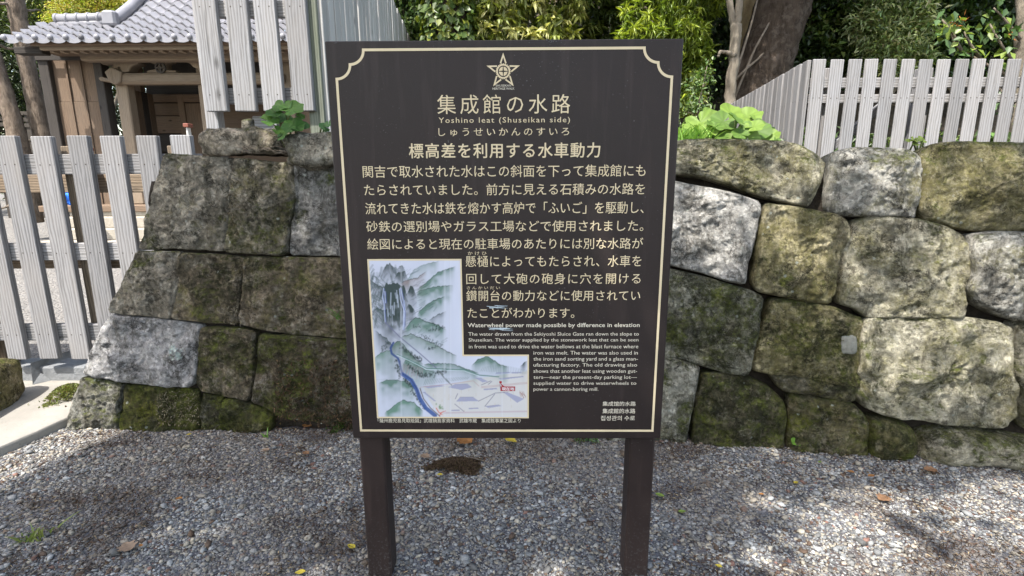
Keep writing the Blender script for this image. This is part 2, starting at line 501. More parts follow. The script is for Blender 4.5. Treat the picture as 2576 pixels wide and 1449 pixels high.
AMP = .036
def stone(name, poly_px, frame, parent, tone, moss, olive, gap=.006, bulge=.05, edge=.05, depth=.34, rough=1.0, n=112, rings=34, seed=0, out=0.0, q=.2):
    a, s, up, nn = frame
    pts = []
    for px, py in poly_px:
        w = onplane(px, py, a, nn) - a
        pts.append((w.dot(s), w.dot(up)))
    p = resample(chaikin(pts, 2, q), n)
    c = p.mean(0)
    # tighten for the joint and roughen the outline
    nxt, prv = np.roll(p, -1, 0), np.roll(p, 1, 0)
    tang = nxt - prv; tang /= np.linalg.norm(tang, axis=1)[:, None] + 1e-9
    nor = np.stack([tang[:, 1], -tang[:, 0]], 1)
    if ((p - c) * nor).sum() < 0: nor = -nor
    sd = seed * 7.31
    jit = np.array([min(.014, .006 + gap) * rough * mnoise.fractal(Vector((x * 9 + sd, y * 9, sd)), .7, 2, 4) for x, y in p])
    p = p - nor * (gap + jit[:, None])
    rs = list(np.linspace(0.02, .8, rings - 12)) + list(.8 + .2 * np.sin(np.linspace(0, math.pi / 2, 13)))[1:]
    V, N3 = [], Vector(nn)
    size = min(np.ptp(p[:, 0]), np.ptp(p[:, 1]))
    R0 = max(.6, 1 - 1.25 * edge / size)
    for r in rs:
        if r > R0:
            e = (r - R0) / (1 - R0)
            off = -edge * (.55 * (1 - math.sqrt(max(0, 1 - e * e))) + .45 * e ** 3)
        else: off = 0
        off += bulge * (1 - r ** 2.2) + out
        for i in range(n):
            x, y = c + (p[i] - c) * r
            P3 = a + s * x + up * y
            k = P3 + Vector((sd, sd * .7, 0))
            d = AMP * (mnoise.fractal(k * 2.6, .7, 2, 3)) + .020 * mnoise.fractal(k * 11, .7, 2, 4) + .007 * mnoise.fractal(k * 42, .8, 2, 3)
            d += .020 * (mnoise.voronoi(k * 6.0 + Vector((d * 9, 0, d * 9)))[0][0] - .35)
            d *= rough * (1 if r < .96 else .8)
            P3 = P3 + N3 * (off + d)
            V.append(P3)
    for dd, sc in ((.05, .995), (.12, .985), (depth, .93)):
        for i in range(n):
            x, y = c + (p[i] - c) * sc
            P3 = a + s * x + up * y
            d = .02 * rough * mnoise.fractal(P3 * 8, .7, 2, 3)
            V.append(P3 + N3 * (-edge - dd + out + d))
    K = len(rs) + 3
    V.append(a + s * c[0] + up * c[1] + N3 * (bulge + out + AMP * rough * mnoise.fractal((a + s * c[0] + up * c[1] + Vector((sd, sd * .7, 0))) * 2.6, .7, 2, 3)))
    Fc = []
    for k in range(K - 1):
        for i in range(n):
            j = (i + 1) % n
            Fc.append((k * n + i, k * n + j, (k + 1) * n + j, (k + 1) * n + i))
    for i in range(n):
        Fc.append((len(V) - 1, (i + 1) % n, i))
    Fc.append(tuple((K - 1) * n + i for i in range(n)))
    # make faces look outwards
    p0, p1, p2 = V[0], V[1], V[n]
    if (p1 - p0).cross(p2 - p0).dot(N3) > 0 and False: pass
    o = obj(name, V, Fc, M['stone'], parent, True)
    import bmesh
    bm = bmesh.new(); bm.from_mesh(o.data); bmesh.ops.recalc_face_normals(bm, faces=bm.faces); bm.to_mesh(o.data); bm.free()
    o['tone'] = [float(x) for x in tone]; o['moss'] = float(moss); o['olive'] = float(olive)
    return o

def c4(*pts):            # measured in the enlarged crop of the right wall
    return [(1661 + x * .3552, 345 + y * .3552) for x, y in pts]
def c5(*pts):
    return [(1661 + x * .3552, 766.7 + y * .3552) for x, y in pts]

fr = wall_frame((1690, 1106), (2576, 1172), math.radians(7))
base = fr[0]
right_wall = empty('stone_wall', (base.x + 1.2, base.y, 0),
                   'pale sun-dappled dry stone retaining wall of rough blocks beside the gravel', 'stone wall')
GREY, BEIGE, YEL, DARK = (.40, .39, .37), (.37, .345, .275), (.38, .34, .23), (.13, .115, .085)
rs_ = [
 (c4((-420, 70), (-60, 50), (200, 18), (600, 15), (900, 24), (1010, 55), (1120, 122), (1185, 180), (1150, 310), (1070, 485), (950, 470), (820, 440), (650, 392), (480, 330), (300, 275), (-60, 235), (-420, 200)), BEIGE, .12, .35, dict(bulge=.03, edge=.026)),
 (c4((-420, 230), (-80, 268), (130, 315), (400, 370), (600, 422), (718, 455), (700, 640), (640, 860), (605, 1040), (480, 1020), (300, 960), (80, 905), (-420, 830)), (.42, .41, .405), -.35, -.5, dict(bulge=.03, edge=.03, rough=1.25)),
 (c4((745, 465), (900, 480), (1060, 510), (1250, 548), (1330, 592), (1345, 680), (1290, 830), (1250, 950), (1245, 1100), (1215, 1185), (1080, 1172), (900, 1135), (700, 1095), (660, 1030), (690, 850), (720, 650)), YEL, .0, .45, dict(bulge=.03, edge=.03)),
 (c4((1235, 100), (1400, 68), (1600, 72), (1760, 85), (1835, 115), (1862, 230), (1850, 380), (1835, 500), (1810, 580), (1650, 560), (1350, 555), (1210, 530), (1200, 400), (1222, 250)), GREY, -.02, .2, dict(bulge=.04, edge=.036)),
 (c4((1870, 100), (1960, 42), (2150, 25), (2400, 28), (2620, 35), (2900, 60), (2900, 640), (2500, 662), (2250, 660), (2050, 622), (1900, 585), (1850, 510), (1872, 330)), (.30, .27, .185), .12, .55, dict(bulge=.045, edge=.034)),
 (c4((1380, 592), (1500, 560), (1700, 568), (1850, 585), (2050, 642), (2150, 692), (2190, 800), (2200, 950), (2160, 1080), (2172, 1200), (2160, 1275), (1900, 1285), (1600, 1280), (1480, 1280), (1400, 1215), (1280, 1182), (1255, 1100), (1285, 900), (1300, 760), (1350, 690)), (.40, .375, .30), .05, .35, dict(bulge=.028, edge=.024)),
 (c4((2208, 692), (2350, 668), (2600, 672), (2900, 684), (2900, 1290), (2560, 1305), (2420, 1265), (2250, 1180), (2175, 1080), (2222, 960), (2200, 800)), GREY, .0, .2, dict(bulge=.04, edge=.034, rough=1.3)),
 (c4((-420, 850), (-80, 900), (100, 942), (300, 988), (480, 1042), (640, 1088), (735, 1135), (708, 1300), (690, 1440), (660, 1520), (630, 1690), (480, 1678), (290, 1622), (150, 1572), (-420, 1490)), (.31, .305, .26), .48, .15, dict(bulge=.03, edge=.03)),
 (c4((790, 1145), (950, 1155), (1100, 1180), (1230, 1205), (1395, 1275), (1448, 1292), (1440, 1420), (1412, 1500), (1420, 1620), (1420, 1775), (1270, 1755), (1000, 1700), (800, 1685), (650, 1650), (672, 1537), (702, 1387), (752, 1237)), (.31, .275, .18), .36, .5, dict(bulge=.03, edge=.026)),
 (c5((1452, 105), (1600, 92), (1900, 98), (2200, 98), (2420, 128), (2508, 175), (2500, 350), (2488, 480), (2558, 600), (2550, 790), (2480, 885), (2300, 880), (2050, 862), (1880, 825), (1740, 818), (1600, 785), (1450, 728), (1384, 620), (1392, 500), (1432, 430), (1422, 300), (1440, 180)), (.43, .405, .33), .14, .3, dict(bulge=.03, edge=.026, rough=1.2)),
 (c5((2530, 125), (2900, 120), (2900, 920), (2640, 905), (2585, 800), (2582, 620), (2510, 480), (2520, 350), (2520, 200)), (.34, .32, .27), .3, .3, dict(bulge=.06, edge=.06)),
 (c5((-420, 310), (-80, 370), (40, 368), (170, 405), (280, 440), (260, 560), (240, 700), (200, 880), (170, 1000), (-420, 1000)), (.36, .35, .31), .30, .0, dict(bulge=.03, edge=.03)),
 (c5((300, 490), (450, 490), (620, 520), (780, 592), (870, 680), (902, 760), (897, 900), (885, 1040), (600, 1040), (225, 1020), (240, 780), (270, 600)), (.17, .15, .11), .62, .1, dict(bulge=.04, edge=.034)),
 (c5((928, 640), (1050, 650), (1250, 680), (1380, 712), (1450, 790), (1482, 880), (1485, 1090), (1250, 1100), (915, 1060), (918, 800)), (.20, .175, .12), .38, .35, dict(bulge=.03, edge=.03)),
 (c5((770, 478), (1000, 500), (1250, 556), (1395, 585), (1400, 690), (1300, 690), (1100, 645), (870, 615)), (.13, .12, .09), .3, .3, dict(bulge=.03, edge=.03, n=80, rings=24)),
 (c5((1482, 800), (1600, 808), (1730, 840), (1820, 900), (1842, 970), (1835, 1120), (1700, 1130), (1492, 1090), (1462, 880)), (.20, .18, .11), .5, .4, dict(bulge=.07, edge=.07, n=80, rings=24)),
 (c5((1860, 930), (1960, 893), (2200, 898), (2450, 930), (2600, 958), (2900, 960), (2900, 1200), (2500, 1180), (2100, 1150), (1848, 1130), (1846, 980)), (.42, .39, .32), .25, .3, dict(bulge=.09, edge=.08, n=90, rings=26)),
]
for i, (poly, tone, ms, ol, kw) in enumerate(rs_):
    tone = tuple(q_ * k_ for q_, k_ in zip(tone, (1.18, 1.16, 1.08)))
    stone('stone', poly, fr, right_wall, tone, ms, ol, seed=i + 1, gap=-.005, q=.10, **kw)
# hidden rest of the wall behind the sign and off to the right
a, s, up, nn = fr
def fill_stone(s0, s1, t0, t1, seed, frame, par):
    a, s, up, nn = frame
    pts = [(s0, t0), ((s0 + s1) / 2, t0 + .01), (s1, t0), (s1, (t0 + t1) / 2), (s1, t1), ((s0 + s1) / 2, t1 + .015), (s0, t1), (s0, (t0 + t1) / 2)]
    px = []
    o = stone_local('stone', pts, frame, par, (.26, .24, .19), .2, .3, seed)
    return o
def stone_local(name, pts, frame, par, tone, ms, ol, seed):
    a, s, up, nn = frame
    # express local points as picture points so that stone() can read them
    out = []
    for x, y in pts:
        P3 = a + s * x + up * y - O
        cz = P3.y * CP - P3.z * SP_; cu = P3.y * SP_ + P3.z * CP
        u, v = F * P3.x / cz, -F * cu / cz
        out.append((1288 + CR * u - SR * v, 724.5 + SR * u + CR * v))
    return stone(name, out, frame, par, tone, ms, ol, seed=seed, n=64, rings=22)
k = 40
for t0, t1, offs in ((.0, .45, 0), (.46, .95, .12), (.96, 1.5, .05)):
    x = 2.03 + offs * .25
    while x < 3.9:
        w = .45 + .12 * math.sin(k * 2.1); fill_stone(x, x + w, t0, t1, k, fr, right_wall); x += w + .01; k += 1
for t0, t1 in ((-.02, .45), (.46, .9), (.91, 1.36)):
    x = -.18
    for w in (.42,):
        fill_stone(x - w, x, t0, t1, k, fr, right_wall); k += 1

def core_box(frame, s0, s1, t1, near, far, par, name='soil_core'):
    a, s, up, nn = frame
    nh = Vector((nn.x, nn.y, 0)).normalized()
    mb = MB()
    lean = math.atan2(-up.dot(nh), up.z)
    V = []
    def pt(x, z, d): return a + s * x - nh * (d + math.tan(lean) * z) + Vector((0, 0, z))
    ns, nz_ = max(2, int((s1 - s0) / .06)), max(2, int(t1 / .06))
    for j in range(nz_ + 1):
        for i in range(ns + 1):
            x, z = s0 + (s1 - s0) * i / ns, -.05 + (t1 + .05) * j / nz_
            q = pt(x, z, near)
            V.append(q + nn * (.03 * mnoise.fractal(q * 9, .7, 2, 4)))
    Fc = [(j * (ns + 1) + i, j * (ns + 1) + i + 1, (j + 1) * (ns + 1) + i + 1, (j + 1) * (ns + 1) + i) for j in range(nz_) for i in range(ns)]
    b = len(V)
    V += [pt(s0, -.05, far), pt(s1, -.05, far), pt(s1, t1, far), pt(s0, t1, far)]
    top = nz_ * (ns + 1)
    Fc += [(b + 1, b, b + 3, b + 2)]
    Fc += [tuple([top + i for i in range(ns + 1)] + [b + 2, b + 3])]
    Fc += [tuple([j * (ns + 1) for j in range(nz_, -1, -1)] + [b, b + 3])]
    Fc += [tuple([j * (ns + 1) + ns for j in range(nz_ + 1)] + [b + 2, b + 1])]
    return obj(name, V, Fc, M['core'], par, False)
core_box(fr, -.6, 4.6, 1.47, .10, .8, right_wall)

# left wall: darker, mossier end of the stone water channel
fl = wall_frame((160, 1080), (880, 1084), math.radians(8))
lb = fl[0]
left_wall = empty('stone_wall', (lb.x + 1.1, lb.y, 0),
                  'dark mossy stone block wall end standing in shade beside the picket fence', 'stone wall')
LD, LG, LM = (.27, .24, .185), (.30, .295, .29), (.225, .185, .13)
ls_ = [
 ([(414, 385), (500, 391), (588, 397), (578, 500), (563, 633), (470, 626), (345, 628), (360, 560), (375, 500), (395, 435)], (.31, .28, .225), .10, .05),
 ([(588, 397), (660, 402), (737, 408), (741, 480), (720, 642), (640, 640), (563, 634), (578, 500)], LD, .22, .2),
 ([(736, 408), (790, 413), (850, 418), (1010, 425), (1010, 650), (890, 646), (722, 642), (741, 500)], (.30, .29, .27), .10, .0),
 ([(341, 631), (400, 631), (450, 634), (447, 700), (430, 802), (350, 796), (272, 789), (270, 775), (300, 712)], (.33, .295, .235), .04, .0),
 ([(453, 635), (530, 639), (610, 645), (606, 720), (596, 818), (520, 812), (432, 803), (445, 720)], LM, .24, .15),
 ([(611, 645), (760, 646), (890, 648), (1010, 652), (1010, 852), (895, 854), (720, 842), (598, 818), (607, 730)], LM, .26, .15),
 ([(267, 792), (350, 799), (430, 806), (508, 818), (500, 866), (485, 974), (350, 968), (203, 946), (235, 862)], (.40, .39, .385), -.4, -.6),
 ([(511, 822), (580, 825), (645, 832), (642, 900), (626, 1012), (560, 998), (500, 985), (488, 965), (500, 872)], LM, .34, .1),
 ([(650, 838), (760, 846), (895, 856), (1010, 858), (1010, 1080), (880, 1080), (700, 1050), (632, 1010), (645, 905)], (.13, .105, .075), .34, .1),
 ([(202, 950), (250, 955), (302, 966), (298, 1020), (296, 1095), (158, 1098), (174, 1030)], (.26, .25, .215), .22, .1),
 ([(304, 970), (400, 975), (496, 981), (501, 1030), (500, 1095), (380, 1100), (298, 1092)], (.12, .11, .06), .62, .5),
 ([(502, 990), (530, 996), (557, 1002), (554, 1095), (504, 1095)], (.11, .1, .07), .4, .2),
 ([(560, 1004), (600, 1006), (640, 1016), (690, 1045), (682, 1100), (556, 1098)], (.10, .09, .05), .62, .4),
]
for i, (poly, tone, ms, ol) in enumerate(ls_):
    stone('stone', poly, fl, left_wall, tone, ms, ol, gap=-.001, bulge=.012, edge=.016, rough=1.0, seed=70 + i, q=.06)
core_box(fl, .55, 2.35, 1.41, .05, .36, left_wall)

# earth bank between the two walls, behind the sign
def bank():
    xs = np.linspace(-.78, .60, 60); V = []
    ts = np.linspace(0, 1, 40)
    for t in ts:
        for x in xs:
            y = 2.80 + t * .5 + .06 * mnoise.fractal(Vector((x * 3, t * 4, 1)), .7, 2, 4)
            z = -.03 + 1.42 * t ** 1.15 + .04 * mnoise.fractal(Vector((x * 6, t * 8, 4)), .7, 2, 4)
            V.append((x, y, z))
    n = len(xs)
    Fc = [(j * n + i, j * n + i + 1, (j + 1) * n + i + 1, (j + 1) * n + i) for j in range(len(ts) - 1) for i in range(n - 1)]
    return tag(obj('earth_bank', V, Fc, M['soil'], None, True), kind='structure')
bank()

# raised terraces behind the walls
def terr(x, y): return 1.42 + .05 * mnoise.noise(Vector((x * 1.1, y * 1.1, 5)))
def terr_r(x, y): return 1.50 + .05 * mnoise.noise(Vector((x * 1.1, y * 1.1, 5))) - .02 * max(0, y - 5)
M['terrace'] = mat_plain('leafy_soil', (.03, .024, .015), (.085, .065, .04), 9, .95, .03)
grid_sheet('terrace', -1.75, .05, 3.12, 12, 20, 60, terr, M['terrace'])
grid_sheet('upper_ground', .05, 16, 2.98, 13, 60, 50, terr_r, M['terrace'])
def hillz(x, y):
    return 1.3 + max(0, y - 9) * .55 + 1.2 * mnoise.noise(Vector((x * .15, y * .15, 9)))
grid_sheet('hill', -3, 30, 9.0, 36, 50, 40, hillz, M['terrace'])

# paved slab and courtyard on the left
def slab():
    z1 = .05
    near = [onz(x, y, z1) for x, y in ((-330, 1275), (0, 1123), (93, 1084), (154, 1056), (215, 1030))]
    far = [onz(x, y, z1) for x, y in ((300, 935), (-500, 935))]
    P = [(p.x, p.y) for p in near + far]
    n = len(P)
    V = [(x, y, z1) for x, y in P] + [(x, y, -.05) for x, y in P]
    Fc = [tuple(range(n))] + [(i + n, (i + 1) % n + n, (i + 1) % n, i) for i in range(n)]
    o = obj('paved_path', V, Fc, M['slab'])
    bv = o.modifiers.new('b', 'BEVEL'); bv.width = .012; bv.segments = 2
    return tag(o, kind='structure')
slab()
grid_sheet('courtyard', -30, -1.75, 3.62, 40, 60, 60, lambda x, y: .045 + max(0, y - 11) * .04, M['courtyard'])

# ================================================================== INFORMATION SIGN
S = 1.15
W_, D_, ZB, H_, YAW, CX = .9 * S, 1.4431 * S, -.7621 * S + HC, 1.0859 * S, -.0117, -.0187 * S
def mat_signpaint(name, c1, c2, speck, rough, dirty=False):
    m = NT(name)
    v = m.coord('Object')
    a = m.noise(v, 3.0, 5, .6)
    c = m.ramp(a, [(.3, c1), (.7, c2)])
    # dust flecks and drips
    f = m.noise(v, 170, 3, .6); g = m.noise(v, 5, 4, .6)
    c = m.mix(m.math('MULTIPLY', m.ramp(f, [(.67, 0.0), (.73, .8)]), m.ramp(g, [(.45, 0.0), (.7, speck)])), c, (.30, .29, .28))
    mp = m.n('ShaderNodeMapping'); mp.inputs['Scale'].default_value = (22, 22, 2); m.l(v, mp.inputs[0])
    st = m.noise(mp.outputs[0], 1.0, 4, .6)
    c = m.mix(m.ramp(st, [(.56, 0.0), (.74, .40)]), c, tuple(x * 2.2 for x in c2))
    if dirty:
        gz_ = m.n('ShaderNodeNewGeometry'); sp_ = m.n('ShaderNodeSeparateXYZ'); m.l(gz_.outputs['Position'], sp_.inputs[0])
        low = m.ramp(sp_.outputs['Z'], [(0.0, .75), (.55, .0)])
        f2 = m.math('ADD', m.noise(v, 120, 5, .75), m.math('MULTIPLY', low, .14))
        c = m.mix(m.math('MULTIPLY', m.ramp(f2, [(.64, 0.0), (.72, .6)]), low), c, (.13, .125, .12))
    m.l(m.ramp(a, [(.3, rough - .06), (.7, rough + .08)]), m.b.inputs['Roughness'])
    m.done(c, rough, m.bump(m.noise(v, 260, 3, .6), .0006, .5), .25)
    return m.mat
M['sign_board'] = mat_signpaint('dark_brown_board_paint', (.0185, .013, .012), (.026, .0185, .017), .7, .48)
M['sign_post'] = mat_signpaint('dark_brown_post_paint', (.018, .012, .011), (.034, .022, .019), .9, .55, True)
M['cream'] = mat_plain('cream_lettering_paint', (.60, .49, .315), (.68, .565, .375), 10, .55, .0003)
M['cream_thin'] = mat_plain('cream_print', (.62, .56, .45), (.70, .64, .52), 10, .55, .0003)
M['red_print'] = mat_plain('red_print', (.30, .02, .03), (.36, .03, .04), 10, .5, .0003)
M['white_print'] = mat_plain('white_print', (.75, .75, .76), (.8, .8, .82), 10, .5, .0003)

sx, sy = Vector((math.cos(YAW), math.sin(YAW), 0)), Vector((-math.sin(YAW), math.cos(YAW), 0))
sign_c = Vector((CX, D_, 0))
SN = -sy
def sg(px, py):
    """point of the picture -> (u, z) on the face of the sign board"""
    q = onplane(px, py, sign_c, sy)
    return (q - sign_c).dot(sx), q.z
def s3(u, z, d=0.0):
    return sign_c + sx * u + SN * d + Vector((0, 0, z))
sign = empty('information_sign', (CX, D_ + .03, 0),
             'large dark brown information board with cream Japanese and English text on two square posts', 'sign')
RY = Matrix.Rotation(YAW, 3, 'Z')
TH = .036
mb = MB(); mb.box(s3(0, ZB + H_ / 2, -TH / 2 - .0005), (W_, TH, H_), RY, .0025)
mb.build('panel', M['sign_board'], sign)
for sgn in (-1, 1):
    mb = MB(); pw = .086
    uc = sgn * (W_ / 2 - .006 - pw / 2)
    mb.box(s3(uc, (ZB + H_ - .05) / 2 - .1, -TH - .004 - .045), (pw, .09, ZB + H_ - .05 + .2), RY, .006)
    mb.build('post', M['sign_post'], sign)

def flat(name, polys, mat, parent, d):
    """flat marks on the board: list of (points, holes-free) polygons"""
    m_ = MB()
    for p in polys:
        m_.add([s3(u, z, d) for u, z in p], [tuple(range(len(p)))])
    o = m_.build(name, mat, parent)
    return o
def band(path, w, closed=True):
    """ribbon of width w along a path, mitred"""
    p = [Vector(q) for q in path]; n = len(p)
    L, R = [], []
    for i in range(n):
        a_, b_ = p[i - 1] if (closed or i > 0) else p[i], p[(i + 1) % n] if (closed or i < n - 1) else p[i]
        d1 = (p[i] - a_); d2 = (b_ - p[i])
        d1 = d1.normalized() if d1.length > 1e-9 else d2.normalized()
        d2 = d2.normalized() if d2.length > 1e-9 else d1
        n1, n2 = Vector((-d1.y, d1.x)), Vector((-d2.y, d2.x))
        mt = (n1 + n2); mt = mt.normalized() if mt.length > 1e-6 else n1
        k_ = w / 2 / max(.35, mt.dot(n1))
        L.append(p[i] + mt * k_); R.append(p[i] - mt * k_)
    q = []
    for i in range(n if closed else n - 1):
        j = (i + 1) % n
        q.append([tuple(L[i]), tuple(L[j]), tuple(R[j]), tuple(R[i])])
    return q
# border with stepped concave upper corners
tl, tr = sg(848, 200), sg(1689, 196)
bl, br = sg(908, 1082), sg(1642, 1084)
uL, uR = (tl[0] + bl[0]) / 2, (tr[0] + br[0]) / 2
zT, zB = (sg(914, 126)[1] + sg(1620, 120)[1]) / 2, (bl[1] + br[1]) / 2
uTL, uTR = sg(914, 126)[0], sg(1621, 120)[0]
zS = (tl[1] + tr[1]) / 2 + .002
def arc(cx, cz, r1, r2, a0, a1, n=14):
    return [(cx + r1 * math.cos(a0 + (a1 - a0) * i / n), cz + r2 * math.sin(a0 + (a1 - a0) * i / n)) for i in range(n + 1)]
def corner(u0, u1, z0, z1):
    """from the top edge point (u0, z1) to the side edge point (u1, z0)"""
    um, zm = (u0 + u1) / 2, (z0 + z1) / 2
    A = [(um - (um - u0) * math.cos(t), z1 - (z1 - zm) * math.sin(t)) for t in np.linspace(0, math.pi / 2, 12)]
    B = [(u1 - (u1 - um) * math.cos(t), zm - (zm - z0) * math.sin(t)) for t in np.linspace(0, math.pi / 2, 12)]
    return A + B[1:]
path = corner(uTR, uR, zS, zT) + [(uR, zB), (uL, zB)] + corner(uTL, uL, zS, zT)[::-1]
flat('border_line', band(path, .0074), M['cream'], sign, .0006)

# emblem: star outline, toothed ring, cross in a circle
def emblem():
    c = sg(1266, 179.5); P = []
    R_ = sg(1302, 160)[0] - c[0]; R_ /= math.cos(math.radians(18))
    def pol(r, deg): return (c[0] + r * math.cos(math.radians(deg)), c[1] + r * math.sin(math.radians(deg)))
    for k_ in range(5):
        t = 90 + 72 * k_
        tip, i1, i2 = pol(R_ * 1.02, t), pol(R_ * .53, t - 20), pol(R_ * .53, t + 20)
        P += band([i1, tip, i2], R_ * .10, False)
    ring = []
    for k_ in range(48):
        a0, a1 = k_ * 7.5, (k_ + 1) * 7.5
        ro = R_ * (.50 if k_ % 2 else .455)
        P.append([pol(R_ * .36, a0), pol(ro, a0), pol(ro, a1), pol(R_ * .36, a1)])
    for k_ in range(4):
        g = R_ * .045
        pts = []
        for i in range(9):
            t = math.radians(90 * k_ + 4 + 82 * i / 8)
            pts.append((c[0] + R_ * .29 * math.cos(t), c[1] + R_ * .29 * math.sin(t)))
        d = math.radians(90 * k_ + 45)
        pts.append((c[0] + g * 1.41 * math.cos(d), c[1] + g * 1.41 * math.sin(d)))
        P.append(pts)
    return flat('emblem', P, M['cream'], sign, .0006)
emblem()

def text_mesh(body, offset=0.0, spacing=1.0):
    cu = bpy.data.curves.new('lettering', 'FONT')
    cu.body = body
    cu.size = 1.0
    cu.offset = offset
    cu.space_character = spacing
    cu.resolution_u = 2
    o = bpy.data.objects.new('lettering', cu)
    COL.objects.link(o)
    bpy.context.view_layer.update()
    dg = bpy.context.evaluated_depsgraph_get()
    me = bpy.data.meshes.new_from_object(o.evaluated_get(dg))
    v = np.zeros(len(me.vertices) * 3, dtype=np.float32); me.vertices.foreach_get('co', v); v = v.reshape(-1, 3)
    f = [tuple(p.vertices) for p in me.polygons]
    bpy.data.objects.remove(o); bpy.data.curves.remove(cu); bpy.data.meshes.remove(me)
    return v, f
def lettering(name, lines, mat, d=.0006):
    """lines: (text, x_left, x_right, y_top, y_bottom) measured on the photograph, optional stroke offset, spacing"""
    mb_ = MB()
    for ln in lines:
        tx, xl, xr, yt, yb = ln[:5]
        off = ln[5] if len(ln) > 5 else 0.0
        spc = ln[6] if len(ln) > 6 else 1.0
        v, f = text_mesh(tx, off, spc)
        lo, hi = v.min(0), v.max(0)
        u0, z1 = sg(xl, (yt + yb) / 2)[0], sg((xl + xr) / 2, yt)[1]
        u1, z0 = sg(xr, (yt + yb) / 2)[0], sg((xl + xr) / 2, yb)[1]
        U = u0 + (v[:, 0] - lo[0]) / (hi[0] - lo[0]) * (u1 - u0)
        Z = z0 + (v[:, 1] - lo[1]) / (hi[1] - lo[1]) * (z1 - z0)
        bold = ln[7] if len(ln) > 7 else 0.0
        ems = (z1 - z0)
        for k_, (dx, dz) in enumerate(((0, 0), (-1, 0), (1, 0), (0, .8), (0, -.8), (.7, .6), (-.7, .6), (.7, -.6), (-.7, -.6)) if bold else ((0, 0),)):
            mb_.add([s3(float(a_) + dx * bold * ems, float(b_) + dz * bold * ems, d + k_ * .00006) for a_, b_ in zip(U, Z)], f)
    return mb_.build(name, mat, sign)
lettering('title_lettering', [('集成館の水路', 1099.9, 1434.5, 237.6, 286.5, 0, 1.3)], M['cream'])
lettering('subtitle_lettering', [('Yoshino leat (Shuseikan side)', 1103.5, 1433.8, 294.7, 312.8, 0, 1.18),
                                 ('しゅうせいかんのすいろ', 1103, 1432, 321.5, 342.2, 0, 1.42)], M['cream'])
lettering('emblem_lettering', [('SHUSEIKAN', 1247, 1285.6, 212.6, 218, .0), ('HERITAGE WALK', 1239, 1294, 220.1, 225.8, .0)], M['cream_thin'])
lettering('heading_lettering', [('標高差を利用する水車動力', 1029, 1509.5, 359.7, 397.2, 0, 1.12, .014)], M['cream'])
B_ = .0
for LN_ in [
    ('関吉で取水された水はこの斜面を下って集成館にも', 912.4, 1624, 415, 445.8, B_),
    ('たらされていました。前方に見える石積みの水路を', 916, 1622.3, 461.9, 491.1, B_),
    ('流れてきた水は鉄を熔かす高炉で「ふいご」を駆動し、', 918.9, 1619.5, 508, 538.3, B_),
    ('砂鉄の選別場やガラス工場などで使用されました。', 921.4, 1618.8, 554.7, 583, B_),
    ('絵図によると現在の駐車場のあたりには別な水路が', 923.9, 1617.7, 599, 627.2, B_),
    ('懸樋によってもたらされ、水車を', 1171.3, 1613.4, 642.7, 671.2, B_, 1.05),
    ('回して大砲の砲身に穴を開ける', 1173, 1611.6, 687.3, 714.8, B_, 1.12),
    ('鑽開台の動力などに使用されてい', 1173, 1610.6, 730, 757, B_, 1.05),
    ('たことがわかります。', 1176, 1445, 773.7, 799.8, B_),
    ('かけひ', 1176.7, 1223.8, 632.7, 641.6, 0, 1.6),
    ('さんかいだい', 1174.2, 1257.7, 720.1, 727.6, 0, 1.5)]:
    lettering('paragraph_line', [LN_], M['cream'])
lettering('english_heading_lettering', [('Waterwheel power made possible by difference in elevation', 1176.7, 1608.8, 812.3, 825.9, 0, 1, .012)], M['cream_thin'])
E_ = .0
lettering('english_lettering', [
    ('The water drawn from the Sekiyoshi Sluice Gate ran down the slope to', 1178.5, 1607, 835.5, 847, E_),
    ('Shuseikan. The water supplied by the stonework leat that can be seen', 1179.2, 1606, 850.5, 861.6, E_),
    ('in front was used to drive the water bellows at the blast furnace where', 1179.5, 1605.5, 866.6, 876.2, E_),
    ('iron was melt. The water was also used in', 1342, 1604.5, 882.6, 891.9, E_),
    ('the iron sand sorting yard and a glass man-', 1342, 1604.5, 898, 909.8, E_),
    ('ufacturing factory. The old drawing also', 1342, 1602.7, 913.3, 924.8, E_),
    ('shows that another leat using wooden gut-', 1342, 1602.5, 928.7, 940.5, E_),
    ('ters—near the present-day parking lot—', 1342, 1602.5, 944, 955.8, E_),
    ('supplied water to drive waterwheels to', 1342, 1600.6, 959.4, 970.5, E_),
    ('power a cannon-boring mill.', 1342, 1505.2, 974.4, 985.5, E_)], M['cream_thin'])
lettering('translation_lettering', [
    ('集成馆的水路', 1515.9, 1599.1, 1009.8, 1021.2, 0, 1, .006), ('集成館的水路', 1515.9, 1598, 1027.6, 1039.8, 0, 1, .006),
    ('집성관의 수로', 1511.3, 1597, 1045.5, 1057.6, 0, 1, .008)], M['cream_thin'])
lettering('caption_lettering', [('「薩州鹿児島見取絵図」武雄鍋島家資料　武雄市蔵　集成館事業之図より', 950.6, 1309.5, 1052.6, 1063.3, .0)], M['cream_thin'])

